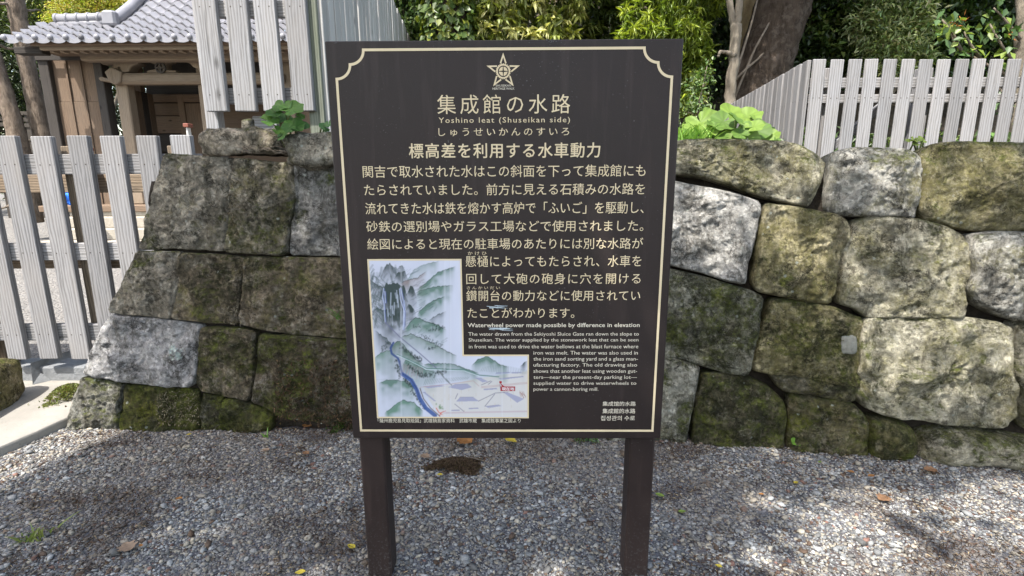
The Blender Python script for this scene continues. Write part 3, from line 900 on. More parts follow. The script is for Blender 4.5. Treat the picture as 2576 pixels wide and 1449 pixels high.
# ------------------------------------------------------------------ the old map picture on the sign (ink and colour washes)
def painting():
    n = 483; k = 3.0
    X, Y = np.meshgrid((np.arange(n) + .5) * k, (np.arange(n) + .5) * k)
    r = np.random.default_rng(3)
    def nz(sc, seed):
        g = np.random.default_rng(seed).random((int(1449 / sc) + 3, int(1449 / sc) + 3))
        gx, gy = X / sc, Y / sc
        i, j = gx.astype(int), gy.astype(int); fx, fy = gx - i, gy - j
        fx, fy = fx * fx * (3 - 2 * fx), fy * fy * (3 - 2 * fy)
        return (g[j, i] * (1 - fx) * (1 - fy) + g[j, i + 1] * fx * (1 - fy) + g[j + 1, i] * (1 - fx) * fy + g[j + 1, i + 1] * fx * fy)
    N1, N2, N3 = nz(120, 1), nz(36, 2), nz(13, 4)
    img = np.zeros((n, n, 3)); img[:] = (.53, .55, .65)
    img *= (1 + .10 * (N1 - .5))[..., None]
    img[(X > 670)] *= 1.03
    def blend(a, c):
        a = np.clip(a, 0, 1)[..., None]
        img[:] = img * (1 - a) + np.array(c) * a
    def hill(pts, depth, c=(.10, .17, .16), al=.8, line=.75, lw=4, jag=14):
        p = np.array(pts, float)
        rr = np.interp(X[0], p[:, 0], p[:, 1])
        rr = rr + jag * (N2[200] - .5) + jag * .6 * (N3[100] - .5)
        rr = rr[None, :]
        ins = ((X > p[0, 0]) & (X < p[-1, 0]))
        fade = np.clip((X - p[0, 0]) / 40, 0, 1) * np.clip((p[-1, 0] - X) / 40, 0, 1)
        d = Y - rr
        a = np.where(d > 0, np.exp(-d / depth), 0) * fade * al * 1.5 * (.62 + .9 * N2 * N1 * 1.6)
        blend(a * ins, c)
        a = np.exp(-(np.abs(d - 3) / lw) ** 2) * line * fade * (.3 + 1.1 * N3)
        blend(a * ins, (.03, .05, .05))
    def line(pts, w, c, al=1.0, taper=False):
        best = np.full(X.shape, 1e9)
        for (x0, y0), (x1, y1) in zip(pts[:-1], pts[1:]):
            L2 = (x1 - x0) ** 2 + (y1 - y0) ** 2 + 1e-6
            t = np.clip(((X - x0) * (x1 - x0) + (Y - y0) * (y1 - y0)) / L2, 0, 1)
            best = np.minimum(best, np.hypot(X - x0 - t * (x1 - x0), Y - y0 - t * (y1 - y0)))
        blend(np.clip((w - best) / 2.5 + .5, 0, 1) * al, c)
    def poly(pts, c, al=1.0):
        ins = np.zeros(X.shape, bool); p = pts
        for i in range(len(p)):
            (x0, y0), (x1, y1) = p[i - 1], p[i]
            cond = ((y0 > Y) != (y1 > Y)) & (X < (x1 - x0) * (Y - y0) / ((y1 - y0) or 1e-9) + x0)
            ins ^= cond
        blend(ins * al, c)
    def dots(x0, y0, x1, y1, m, sz, c=(.03, .05, .05), sp=10, al=.8):
        for _ in range(m):
            t = r.random(); cx, cy = x0 + (x1 - x0) * t + r.normal(0, sp), y0 + (y1 - y0) * t + r.normal(0, sp)
            blend(np.exp(-(((X - cx) / sz) ** 2 + ((Y - cy) / (sz * r.uniform(.7, 1.8))) ** 2)) * al, c)
    G, D = (.12, .20, .17), (.035, .055, .055)
    # yellowish ground of the works
    poly([(500, 1130), (720, 1110), (930, 1060), (1400, 990), (1400, 1380), (640, 1380), (560, 1260)], (.57, .54, .50), .75)
    # far hills on the right
    hill([(330, 240), (420, 110), (500, 70), (640, 40)], 70, G, .5, .3)
    hill([(440, 290), (540, 210), (620, 140), (780, 85)], 70, G, .75, .7)
    hill([(430, 305), (520, 280), (600, 262), (760, 250)], 80, G, .75, .6)
    hill([(440, 500), (520, 420), (600, 375), (690, 345)], 75, G, .75, .85)
    hill([(540, 555), (620, 505), (700, 475)], 60, D, .5, .7)
    # steep dark mountains on the left with falls
    for q in range(170):
        x = r.uniform(40, 340); y = r.uniform(70, 560)
        if x > 250 and y < 180 and r.random() < .5: continue
        sl = -1 if x < 190 else 1
        line([(x, y), (x + sl * r.uniform(4, 34), y + r.uniform(24, 90))], r.uniform(4, 11), (.03, .06, .06), r.uniform(.16, .42))
    for (x0, y0) in ((330, 150), (440, 250), (420, 330), (470, 450), (420, 560), (360, 690), (560, 760)):
        for q in range(16):
            x, y = x0 + r.normal(0, 60), y0 + r.normal(0, 24)
            line([(x, y), (x + r.uniform(20, 70), y - r.uniform(6, 40))], r.uniform(2, 6), (.03, .07, .07), .25)
    hill([(30, 190), (110, 250), (180, 270)], 120, D, .75, .6)
    hill([(120, 220), (150, 120), (210, 50), (270, 130)], 120, D, .75, .5, jag=30)
    hill([(265, 140), (290, 85), (315, 75), (350, 150)], 60, D, .85, .8, jag=16)
    hill([(240, 200), (280, 140), (340, 130), (380, 220)], 80, D, .7, .7, jag=20)
    hill([(290, 240), (360, 200), (450, 180), (530, 120)], 60, (.25, .2, .2), .6, .7)
    hill([(130, 350), (170, 250), (230, 225), (330, 260), (370, 350)], 330, D, .98, .8, jag=34)
    hill([(340, 350), (385, 255), (405, 255), (450, 370)], 120, D, .85, .8, jag=22)
    hill([(345, 460), (370, 405), (400, 430), (440, 500)], 110, D, .9, .8, jag=18)
    hill([(55, 470), (100, 440), (170, 470), (215, 455), (260, 520)], 130, D, .85, .8, jag=24)
    for q in range(46):
        x = r.uniform(190, 345); y = r.uniform(270, 480)
        line([(x, y), (x + r.uniform(-6, 8), y + r.uniform(40, 140))], r.uniform(2, 6), (.03, .045, .045) if r.random() < .7 else (.45, .5, .6), .55)
    for q in range(70):
        x = r.uniform(40, 130); y = r.uniform(150, 560)
        line([(x, y), (x + r.uniform(20, 60), y + r.uniform(10, 70))], r.uniform(1.5, 4), (.04, .075, .065), .4)
    F_ = (.56, .61, .80)
    for pts in ([(155, 275), (145, 350), (158, 410), (160, 470), (168, 570)], [(300, 270), (318, 350), (330, 420), (325, 520), (322, 630)], [(165, 300), (170, 400)], [(292, 280), (300, 370), (336, 480), (330, 600)]):
        line(pts, 4, F_, .6); line([(x + 8, y + 5) for x, y in pts], 2.5, (.10, .14, .45), .6)
    # middle hills
    hill([(330, 640), (380, 570), (435, 520), (520, 560), (620, 590), (700, 640)], 85, G, .9, .9)
    dots(400, 600, 470, 600, 14, 4); dots(545, 635, 640, 630, 22, 5, sp=7); dots(590, 590, 680, 620, 25, 5)
    hill([(300, 700), (350, 680), (390, 665), (470, 700), (580, 750), (700, 820), (790, 860)], 75, (.19, .25, .23), .9, .9)
    dots(490, 690, 560, 710, 24, 4); dots(560, 730, 660, 770, 24, 4); dots(540, 795, 610, 790, 16, 5, sp=6)
    hill([(75, 630), (140, 680), (210, 740), (270, 790)], 90, D, .7, .5, jag=24)
    hill([(210, 800), (260, 740), (300, 730), (360, 800), (430, 880), (500, 930)], 110, (.12, .18, .15), .8, .8)
    hill([(60, 890), (130, 830), (210, 810), (260, 850)], 90, (.15, .24, .2), .75, .6)
    dots(300, 780, 480, 900, 70, 6); dots(130, 800, 210, 740, 20, 6); dots(270, 900, 300, 1040, 40, 6)
    # plain hills along the water
    hill([(310, 960), (350, 885), (420, 920), (520, 980), (620, 1000)], 90, G, .8, .6)
    hill([(500, 930), (620, 925), (760, 930), (880, 975), (980, 1010)], 60, G, .9, .6)
    for q in range(34):
        x = 330 + q * 5; line([(x, 930 + q), (x - 12 + r.uniform(-6, 6), 1000 + r.uniform(0, 60))], 1.6, (.10, .15, .13) if q % 3 else (.4, .12, .16), .5)
    dots(360, 930, 480, 1030, 60, 5); dots(480, 1030, 700, 990, 70, 6, sp=12)
    for q in range(26):
        x = 520 + q * 15; line([(x, 1060 - q * .8), (x - 18, 1110 - q * 2)], 2, (.12, .17, .15), .6)
    hill([(910, 950), (970, 890), (1040, 860), (1090, 880), (1160, 930), (1240, 960)], 75, G, .9, .8)
    hill([(1330, 960), (1365, 920), (1400, 900)], 60, D, .7, .8)
    for q in range(28):
        x = 1010 + q * 14; line([(x, 930 + abs(q - 10) * 3), (x - 14 + q, 990 + q)], 2, (.14, .2, .17), .55)
    hill([(110, 1090), (220, 1060), (340, 1080), (400, 1110), (440, 1170)], 80, G, .8, .5)
    dots(330, 1060, 430, 1140, 50, 6); dots(400, 1160, 520, 1330, 60, 5, sp=8)
    hill([(160, 1360), (240, 1290), (320, 1240), (420, 1260), (500, 1340)], 90, (.13, .23, .18), .85, .7)
    # leats, paths
    line([(170, 570), (230, 630), (300, 700), (470, 840), (590, 945), (620, 975)], 5, (.13, .13, .22), .8)
    line([(620, 975), (680, 1050), (740, 1110)], 6, (.10, .12, .12), .8)
    for q in range(16):
        line([(170 + q * 8, 585 + q * 7), (180 + q * 8, 660 + q * 5)], 1.4, (.14, .15, .2), .5)
    line([(270, 845), (400, 905), (530, 970), (600, 970), (850, 980), (980, 1025), (1150, 1040)], 5, (.10, .20, .18), .9)
    line([(270, 852), (400, 912), (530, 978), (600, 979), (850, 988), (980, 1033)], 2, (.6, .68, .72), .9)
    # river
    line([(240, 745), (215, 790), (225, 840), (280, 880), (300, 940), (315, 1020)], 9, (.03, .065, .20), .92)
    line([(315, 1015), (345, 1035), (395, 1070), (440, 1150), (470, 1230), (520, 1310), (600, 1375)], 17, (.035, .085, .27), .92)
    line([(300, 900), (312, 1010), (390, 1060), (440, 1140), (465, 1220)], 4, (.02, .03, .10), .7)
    line([(470, 1140), (500, 1230), (560, 1310), (640, 1380)], 5, (.10, .07, .06), .8)
    # houses
    RC, RD = (.27, .28, .42), (.55, .48, .52)
    for pts in ([(770, 1105), (880, 1100), (920, 1130), (830, 1155), (710, 1130)], [(500, 1125), (640, 1112), (690, 1120), (540, 1140)], [(815, 1215), (930, 1215), (980, 1250), (780, 1255)],
                [(1190, 1175), (1230, 1175), (1370, 1230), (1310, 1265)], [(945, 1050), (1000, 1050), (1060, 1080), (1010, 1088)], [(1150, 1055), (1360, 1035), (1370, 1042), (1170, 1066)],
                [(1130, 1005), (1240, 1000), (1255, 1008), (1120, 1016)], [(1260, 1003), (1340, 1000), (1355, 1008), (1260, 1012)], [(495, 1175), (515, 1172), (610, 1250), (590, 1250)],
                [(1035, 1295), (1150, 1282), (1180, 1292), (1060, 1310)], [(890, 1312), (970, 1308), (980, 1316), (890, 1320)], [(1020, 1145), (1130, 1138), (1140, 1148), (1020, 1156)], [(740, 1328), (810, 1326), (815, 1334), (740, 1336)]):
        poly(pts, RC, .8); line(pts[:2], 2.5, (.22, .22, .32), .7)
    for pts in ([(975, 1250), (1120, 1180), (1200, 1175)], [(1030, 1295), (1115, 1190)], [(775, 1230), (795, 1185)], [(770, 1275), (850, 1340)], [(1000, 1110), (1080, 1075)], [(1060, 1105), (1090, 1080)], [(1160, 1105), (1165, 1140)]):
        line(pts, 3.5, (.16, .16, .22), .75)
    for y0 in (1125, 1135):
        line([(1000, y0), (1400, y0 - 38)], 3, (.42, .26, .26), .6)
    line([(680, 1352), (1400, 1338)], 7, (.45, .33, .38), .6)
    line([(470, 1130), (700, 1105), (930, 1075), (980, 1120)], 3, (.42, .25, .24), .6)
    for q in range(26):
        x, y = r.uniform(560, 1280), r.uniform(1150, 1330)
        line([(x, y), (x + r.uniform(-3, 3), y + r.uniform(12, 26))], 1.8, (.48, .40, .30), .7)
    for q in range(10):
        line([(1330 + r.uniform(-6, 40), 1160 + r.uniform(0, 20)), (1340 + r.uniform(0, 50), 1215 + r.uniform(-10, 10))], 1.8, (.28, .14, .12), .7)
    dots(620, 1290, 670, 1310, 9, 6, (.07, .2, .06))
    for pts in ([(610, 1310), (630, 1345), (660, 1365)], [(690, 1335), (650, 1350), (640, 1375)]):
        line(pts, 4, (.55, .08, .05), .8)
    # folds of the paper
    for x in (300, 675, 725, 1170):
        blend(np.exp(-((X - x) / 3.0) ** 2) * .28, (.45, .45, .5)); blend(np.exp(-((X - x - 9) / 6.0) ** 2) * .3, (.62, .64, .72))
    blend(np.exp(-((Y - 1065) / 3.0) ** 2) * (X < 330) * .4, (.35, .37, .4))
    return np.clip(img, 0, 1)

def picture():
    img = painting()
    pc = lambda cx, cy: (920 + cx * .2910, 645.3 + cy * .2910)
    A, B2, C2 = sg(926, 653.4), sg(1159.2, 653.4), sg(1164.9, 893.7)
    Dd, E2, F2 = sg(1328.4, 893.7), sg(1328.4, 1049.8), sg(950.6, 1049.8)
    uL_, uM, uR_ = (A[0] + F2[0]) / 2, (B2[0] + C2[0]) / 2, (Dd[0] + E2[0]) / 2
    zt, zm, zb = (A[1] + B2[1]) / 2, (C2[1] + Dd[1]) / 2, (E2[1] + F2[1]) / 2
    L = [(uL_, zt), (uM, zt), (uM, zm), (uR_, zm), (uR_, zb), (uL_, zb)]
    nu, nv = 340, 340
    us, zs = np.linspace(uL_, uR_, nu), np.linspace(zb, zt, nv)
    iu = int(np.searchsorted(us, uM)); iz = int(np.searchsorted(zs, zm))
    us[iu], zs[iz] = uM, zm
    V, Cc = [], []
    idx = -np.ones((nv, nu), int)
    for j in range(nv):
        for i in range(nu):
            if i > iu and j > iz: continue
            P3 = s3(us[i], zs[j], .0008)
            q = P3 - O
            cz = q.y * CP - q.z * SP_; cu = q.y * SP_ + q.z * CP
            u_, v_ = F * q.x / cz, -F * cu / cz
            px, py = 1288 + CR * u_ - SR * v_, 724.5 + SR * u_ + CR * v_
            cx, cy = (px - 920) / .2910 / 3, (py - 645.3) / .2910 / 3
            a_, b_ = min(max(cx - .5, 0), 481.0), min(max(cy - .5, 0), 481.0)
            i0, j0 = int(a_), int(b_); fx, fy = a_ - i0, b_ - j0
            c = (img[j0, i0] * (1 - fx) + img[j0, i0 + 1] * fx) * (1 - fy) + (img[j0 + 1, i0] * (1 - fx) + img[j0 + 1, i0 + 1] * fx) * fy
            idx[j, i] = len(V); V.append(P3); Cc.append(c)
    Fc = []
    for j in range(nv - 1):
        for i in range(nu - 1):
            q = (idx[j, i], idx[j, i + 1], idx[j + 1, i + 1], idx[j + 1, i])
            if min(q) >= 0: Fc.append(q)
    pic = obj('map_picture', V, np.array(Fc), M['print'], sign, False, np.array(Cc))
    fr_ = MB()
    for q in band(L, .0052):
        fr_.add([s3(u, z, .0012) for u, z in q], [(0, 1, 2, 3)])
    fr_.build('picture_frame', M['cream'], pic)
    # red location marker
    mk = MB()
    def quad(x0, y0, x1, y1, d): 
        p = [sg(*pc(x0, y0)), sg(*pc(x1, y0)), sg(*pc(x1, y1)), sg(*pc(x0, y1))]
        return [s3(u, z, d) for u, z in p]
    mk.add(quad(1165, 1122, 1292, 1162, .0012), [(0, 1, 2, 3)]); mk.add(quad(1155, 1076, 1176, 1096, .0012), [(0, 1, 2, 3)])
    t = [sg(*pc(1160, 1090)), sg(*pc(1200, 1123)), sg(*pc(1180, 1123))]
    mk.add([s3(u, z, .0011) for u, z in t], [(0, 1, 2)])
    mk.build('location_marker', M['red_print'], pic)
    o = lettering('marker_lettering', [('現在地', 1262.4, 1293.8, 973.6, 982.2, .012)], M['white_print'], .0017)
    o.parent = pic
picture()
# pale scratches in the paint
def scratches():
    r = random.Random(5)
    for (x0, y0, x1, y1) in ((1224, 771, 1290, 774), (1227, 827, 1300, 831)):
        mb_ = MB()
        for q in range(16):
            xa = x0 + r.random() * (x1 - x0) * .5; ln = r.uniform(6, 32); yy = y0 + r.uniform(-3.2, 3.2); w = r.uniform(.35, 1.0)
            p = [sg(xa, yy - w * .5), sg(xa + ln, yy + 1.2), sg(xa + ln * .9, yy + 1.2 + w), sg(xa, yy + w)]
            mb_.add([s3(u, z, .0020 + .00002 * q) for u, z in p], [(0, 1, 2, 3)])
        mb_.build('paint_scratch', M['scratch'], sign)
    for (x0, x1, y0, dy, n_) in ((1374, 1412, 98.5, 8, 26), (1126, 1136, 100, 8, 8), (842, 850, 106, 5, 4)):
        mb_ = MB()
        for q in range(n_):
            xa = r.uniform(x0, x1); ya = y0 + r.random() ** 2 * dy; w = r.uniform(.5, 1.6); h_ = r.uniform(.8, 3)
            p = [sg(xa, ya), sg(xa + w, ya + .3), sg(xa + w * .8, ya + h_), sg(xa + .2, ya + h_ * .8)]
            mb_.add([s3(u, z, .0010 + .00003 * q) for u, z in p], [(0, 1, 2, 3)])
        mb_.build('paint_scuff', M['scuff'], sign)
M['scuff'] = mat_plain('pale_scuffed_paint', (.10, .10, .11), (.17, .17, .18), 60, .6, .0003)
M['scratch'] = mat_plain('pale_scratched_paint', (.30, .38, .42), (.55, .62, .68), 60, .35, .0003)
scratches()

# ================================================================== PICKET FENCES
NAILS = 1
def picket_mesh(w, h, t, nails=(), seed=0):
    """board in its own coordinates: x width, y thickness (front is -y), z length from 0"""
    mb = MB()
    mb.box((0, 0, h / 2), (w, t, h), None, .004)
    for z in nails:
        for sx_ in (-.24, .24):
            ring = [(sx_ * w + .0042 * math.cos(a_), -t / 2 - .0008, z + .0042 * math.sin(a_)) for a_ in np.linspace(0, 2 * math.pi, 8, endpoint=False)]
            mb.add(ring, [tuple(range(8))], 1)
    me_o = mb
    return me_o
def fence(root, proto_mb, spots, rz_default, mat):
    """one picket built once, then copied for every spot: (x, y, z, rz)"""
    me = None
    base = parent_origin(root)
    first = None
    for (x, y, z, rz) in spots:
        if first is None:
            first = obj('picket', [(p[0] + base.x, p[1] + base.y, p[2] + base.z) for p in proto_mb.v], proto_mb.f, mat, root, mats=[mat, M['nail']], fmat=proto_mb.m)
            o = first
        else:
            o = first.copy(); COL.objects.link(o); o.parent = root
        o.location = Vector((x, y, z)) - base
        o.rotation_euler = (random.gauss(0, .003), random.gauss(0, .005), rz)
def bar(root, name, p0, p1, w, t, mat):
    """rail or post between two points; local z runs along it"""
    p0, p1 = Vector(p0), Vector(p1)
    L = (p1 - p0).length
    mb = MB(); mb.box((0, 0, L / 2), (w, t, L), None, .004)
    base = parent_origin(root)
    o = obj(name, [(p[0] + base.x, p[1] + base.y, p[2] + base.z) for p in mb.v], mb.f, mat, root)
    d = (p1 - p0).normalized()
    zax = d
    xax = Vector((1, 0, 0)) if abs(d.z) > .9 else Vector((0, 0, 1))      # w is the height of a rail
    yax = zax.cross(xax).normalized(); xax = yax.cross(zax)
    o.matrix_local = Matrix.Translation(p0 - base) @ Matrix((xax, yax, zax)).transposed().to_4x4()
    return o

# --- low fence on the left
YF = 3.45
t0 = ony(74, 341, YF); b0 = ony(178, 903, YF)
pf = empty('picket_fence', (ony(200, 905, YF).x, YF, .05),
           'low grey slatted timber fence between the sunny courtyard and the mossy wall end', 'fence')
zt_, zb_ = t0.z, b0.z
pitch = (ony(423, 338, YF).x - ony(74, 341, YF).x) / 4
wL = ony(126, 341, YF).x - t0.x
hL = zt_ - zb_
zr = [ony(300, y, YF + .06).z for y in (413, 632, 834)]
pm = picket_mesh(wL, hL, .042, [z - zb_ for z in zr])
spots = [(t0.x + wL / 2 + pitch * k_, YF + .021, zb_ + random.uniform(-.004, .004), 0) for k_ in range(-8, 5)]
fence(pf, pm, spots, 0, M['fence'])
xa, xb = spots[0][0] - .1, spots[-1][0] + .09
for z, hgt in zip(zr, (.125, .115, .115)):
    bar(pf, 'rail', (xa, YF + .062, z), (xb, YF + .062, z), hgt, .038, M['fence'])
for k_ in (-6.5, -3.0, .45, 3.62):
    x = t0.x + wL / 2 + pitch * k_
    bar(pf, 'post', (x, YF + .14, -.02), (x, YF + .14, zt_ - .06), .11, .11, M['gate_pale'])
for z in (ony(150, 462, YF + .235).z, ony(150, 652, YF + .235).z):
    bar(pf, 'back_beam', (xa, YF + .235, z), (spots[-1][0] - .12, YF + .235, z), .12, .07, M['gate_pale'])

# --- tall fence on the left wall with its corner running back
YM = 3.7
pm_root = empty('picket_fence', (ony(800, 283, YM).x, YM, 1.42),
                'tall pale grey slatted fence standing on the left wall above the brown boulder', 'fence')
bl_ = [ony(x, 281, YM) for x in (524, 596, 667, 741)]
wM = ony(576, 281, YM).x - bl_[0].x
zbM = bl_[0].z
HM = 1.75
zr0, zr1 = ony(600, 243, YM + .06).z, ony(600, 26, YM + .06).z
pm = picket_mesh(wM, HM, .045, [zr0 - zbM, zr1 - zbM])
fence(pm_root, pm, [(b.x + wM / 2, YM, zbM, 0) for b in bl_], 0, M['fence_pale'])
for z in (zr0, zr1, zr1 + .7):
    bar(pm_root, 'rail', (bl_[0].x - .02, YM + .048, z), (bl_[-1].x + wM, YM + .048, z), .10, .04, M['fence_pale'])
cx_ = ony(812, 262, YM + .05).x
bar(pm_root, 'post', (cx_ - .035, YM + .07, 1.3), (cx_ - .035, YM + .07, zbM + HM + .02), .10, .10, M['fence_green'])
bar(pm_root, 'post', (ony(541, 300, YM + .12).x, YM + .12, 1.3), (ony(541, 300, YM + .12).x, YM + .12, zbM + HM - .1), .085, .085, M['fence_pale'])
bar(pm_root, 'base_board', (ony(640, 314, YM + .1).x, YM + .1, ony(660, 314, YM + .1).z), (ony(700, 314, YM + .1).x, YM + .1, ony(660, 314, YM + .1).z), .11, .05, M['fence_pale'])
bar(pm_root, 'base_board', (cx_ - .05, YM + .1, ony(812, 292, YM + .1).z - .03), (cx_ + .5, YM + .9, ony(812, 292, YM + .1).z - .03), .2, .05, M['fence_pale'])
# receding run
q0 = Vector((cx_ + .02, YM + .02, 0)); q1 = Vector((-1.66, 9.4, 0))
rd = (q1 - q0); Lr = rd.length; rd.normalize(); rzv = math.atan2(rd.y, rd.x)
topz = zbM + HM
spots = []
d_ = .10
while d_ < Lr:
    p = q0 + rd * d_; spots.append((p.x, p.y, topz - 1.95, rzv)); d_ += .185
pm2 = picket_mesh(.145, 1.95, .045, [.4, 1.4])
fence(pm_root, pm2, spots, 0, M['fence_lit'])
nrm = Vector((-rd.y, rd.x, 0))
for z in (topz - 1.5, topz - .45):
    a_, b_ = q0 + nrm * .05 + rd * .1, q1 + nrm * .05
    bar(pm_root, 'rail', (a_.x, a_.y, z), (b_.x, b_.y, z), .10, .04, M['fence_pale'])

# --- fence on the right wall with its corner running back
YR = 4.4
c0 = ony(2062, 150, YR)
rt = empty('picket_fence', (c0.x + 1.0, YR, 1.5),
           'pale grey slatted fence above the right wall beside the round-leaved plants', 'fence')
pR = 44.6 / F * (YR * CP - (c0.z - HC) * SP_)
wR = pR * .735
zbR = 1.44
hR = c0.z - zbR
zn = ony(2200, 247, YR).z; zu = ony(2200, 207, YR).z
pm = picket_mesh(wR, hR, .016, [zn - zbR])
x0 = ony(2046, 150, YR).x + wR / 2
spots = []
for k_ in range(0, 34):
    spots.append((x0 + k_ * pR, YR + random.uniform(-.002, .002), zbR + random.uniform(-.003, .003), 0))
fence(rt, pm, spots, 0, M['fence_pale'])
for z, hgt in ((zu, .075), (zn, .065)):
    bar(rt, 'rail', (x0, YR + .042, z), (x0 + 34 * pR, YR + .042, z), hgt, .04, M['fence_pale'])
bar(rt, 'back_board', (x0 + .9, YR + .25, 1.62), (x0 + 34 * pR, YR + .25, 1.62), .12, .03, M['gate_pale'])
bar(rt, 'brace', (ony(2090, 372, YR + .16).x, YR + .16, ony(2090, 372, YR + .16).z), (ony(2232, 255, YR + .16).x, YR + .16, ony(2232, 255, YR + .16).z), .06, .05, M['fence_pale'])
for k_ in (.75, 6.55, 13.5, 20.5):
    x = x0 + pR * k_
    bar(rt, 'post', (x, YR + .11, 1.3), (x, YR + .11, c0.z - .05), .09, .09, M['fence'])
q0 = Vector((ony(2042, 150, YR).x - .01, YR + .03, 0)); q1 = Vector((2.80, 7.3, 0)) 
e_ = ony(1838, 262, 7.2); q1 = Vector((e_.x, e_.y, 0))
rd = (q1 - q0); Lr = rd.length; rd.normalize(); rzv = math.atan2(rd.y, rd.x)
nrm = Vector((-rd.y, rd.x, 0))
pm2 = picket_mesh(.118, hR, .03, [zn - zbR])
d_, spots = .04, []
while d_ < Lr + 1.2:
    p = q0 + rd * d_; spots.append((p.x, p.y, zbR, rzv + math.pi)); d_ += .150
fence(rt, pm2, spots, 0, M['fence_green'] if False else M['fence'])
for z in (zu, zn):
    a_, b_ = q0 - nrm * .05, q1 - nrm * .05 + rd * 1.2
    bar(rt, 'rail', (a_.x, a_.y, z), (b_.x, b_.y, z), .07, .04, M['fence'])

# ================================================================== LEFT: kerb stones, footing
def rock_block(name, c, size, seed, mat_tone, moss, olive, label, cat, group=None, rz=0, amp=.03, n=26, sub=False):
    """rounded, chipped block: displaced superellipsoid"""
    V, Fc = [], []
    nu, nv = n * 2, n
    R = Matrix.Rotation(rz, 3, 'Z')
    e = .42
    def pw(v, k_): return math.copysign(abs(v) ** k_, v)
    for j in range(nv + 1):
        ph = -math.pi / 2 + math.pi * j / nv
        for i in range(nu):
            th = 2 * math.pi * i / nu
            p = Vector((pw(math.cos(ph), e) * pw(math.cos(th), e) * size[0] / 2, pw(math.cos(ph), e) * pw(math.sin(th), e) * size[1] / 2, pw(math.sin(ph), e) * size[2] / 2))
            q = p + Vector((seed * 3.1, seed, 0))
            d = amp * (1.4 * mnoise.fractal(q * 4, .7, 2, 3) + .5 * mnoise.fractal(q * 16, .7, 2, 4))
            p = p + p.normalized() * d
            V.append(Vector(c) + R @ p)
    for j in range(nv):
        for i in range(nu):
            k_ = (i + 1) % nu
            Fc.append((j * nu + i, j * nu + k_, (j + 1) * nu + k_, (j + 1) * nu + i))
    o = obj(name, V, Fc, M['stone'], None, True, origin=(c[0], c[1], c[2] - size[2] / 2))
    o['tone'] = [float(x) for x in mat_tone]; o['moss'] = float(moss); o['olive'] = float(olive)
    return tag(o, label, cat, group)

k1, k2 = onz(88, 986, .05), onz(-4, 1036, .05)
kd = (k1 - k2).normalized(); kn = Vector((-kd.y, kd.x, 0))
hB = ony(66, 884, k1.y + .02).z - .05
kc = k1 - kd * .5 + kn * .13
rock_block('kerb_stone', (kc.x, kc.y, .05 + hB / 2 - .02), (1.0, .26, hB + .05), 3, (.36, .29, .18), .22, .6,
           'lichen and moss covered stone block on the bright slab at the fence foot', 'stone block', rz=math.atan2(kd.y, kd.x), amp=.022)
# concrete footing under the fence
f0, f1 = onz(82, 968, .05), onz(150, 950, .05)
g0, g1 = ony(75, 908, f0.y + .04), ony(122, 903, f1.y + .04)
mb = MB()
zt = (g0.z + g1.z) / 2
back = Vector((.06, .30, 0))
lowv = [f0, f1 + Vector((.03, 0, 0)), f1 + back, f0 + back]
upv = [Vector((g0.x, g0.y, zt)), Vector((g1.x + .02, g1.y, zt)), Vector((g1.x, g1.y, zt)) + back * .8, Vector((g0.x, g0.y, zt)) + back * .8]
mb.add([tuple(p) for p in lowv + upv], [(0, 1, 5, 4), (1, 2, 6, 5), (2, 3, 7, 6), (3, 0, 4, 7), (4, 5, 6, 7), (3, 2, 1, 0)])
ft = mb.build('footing_block', M['concrete'], None, origin=tuple(f0))
bv = ft.modifiers.new('b', 'BEVEL'); bv.width = .008; bv.segments = 2
tag(ft, 'tapered grey concrete footing block under the low picket fence', 'footing')
# low concrete kerb that carries the fence
mb = MB(); mb.box((-3.2, YF + .16, .08), (3.0, .2, .14), None, .01)
kb = mb.build('fence_kerb', M['concrete'], None, origin=(-3.2, YF + .16, 0)); tag(kb, 'low grey concrete kerb running along beneath the picket fence', 'kerb')

# loose boulders on the left wall
def boulder(px0, px1, py0, py1, y, dy, seed, label, tone, ms, name='boulder'):
    a_, b_ = ony(px0, (py0 + py1) / 2, y), ony(px1, (py0 + py1) / 2, y)
    zt, zb = ony((px0 + px1) / 2, py0, y).z, ony((px0 + px1) / 2, py1, y).z
    rock_block(name, ((a_.x + b_.x) / 2, y + dy / 2, (zt + zb) / 2), ((b_.x - a_.x), dy, (zt - zb)), seed, tone, ms, .1, label, 'boulder', None, rz=.06, amp=min(.055, .16 * min(b_.x - a_.x, zt - zb)))
boulder(494, 694, 322, 392, 3.04, .34, 11, 'brown angular boulder lying on the left wall below the slatted fence', (.37, .32, .25), -.05)
boulder(716, 905, 330, 416, 2.99, .36, 12, 'grey rounded boulder on the left wall, half hidden by the sign', (.33, .30, .24), .0)
boulder(604, 628, 298, 330, 3.45, .08, 13, 'small pointed pebble standing behind the brown boulder', (.26, .24, .2), .0, 'small_stone')

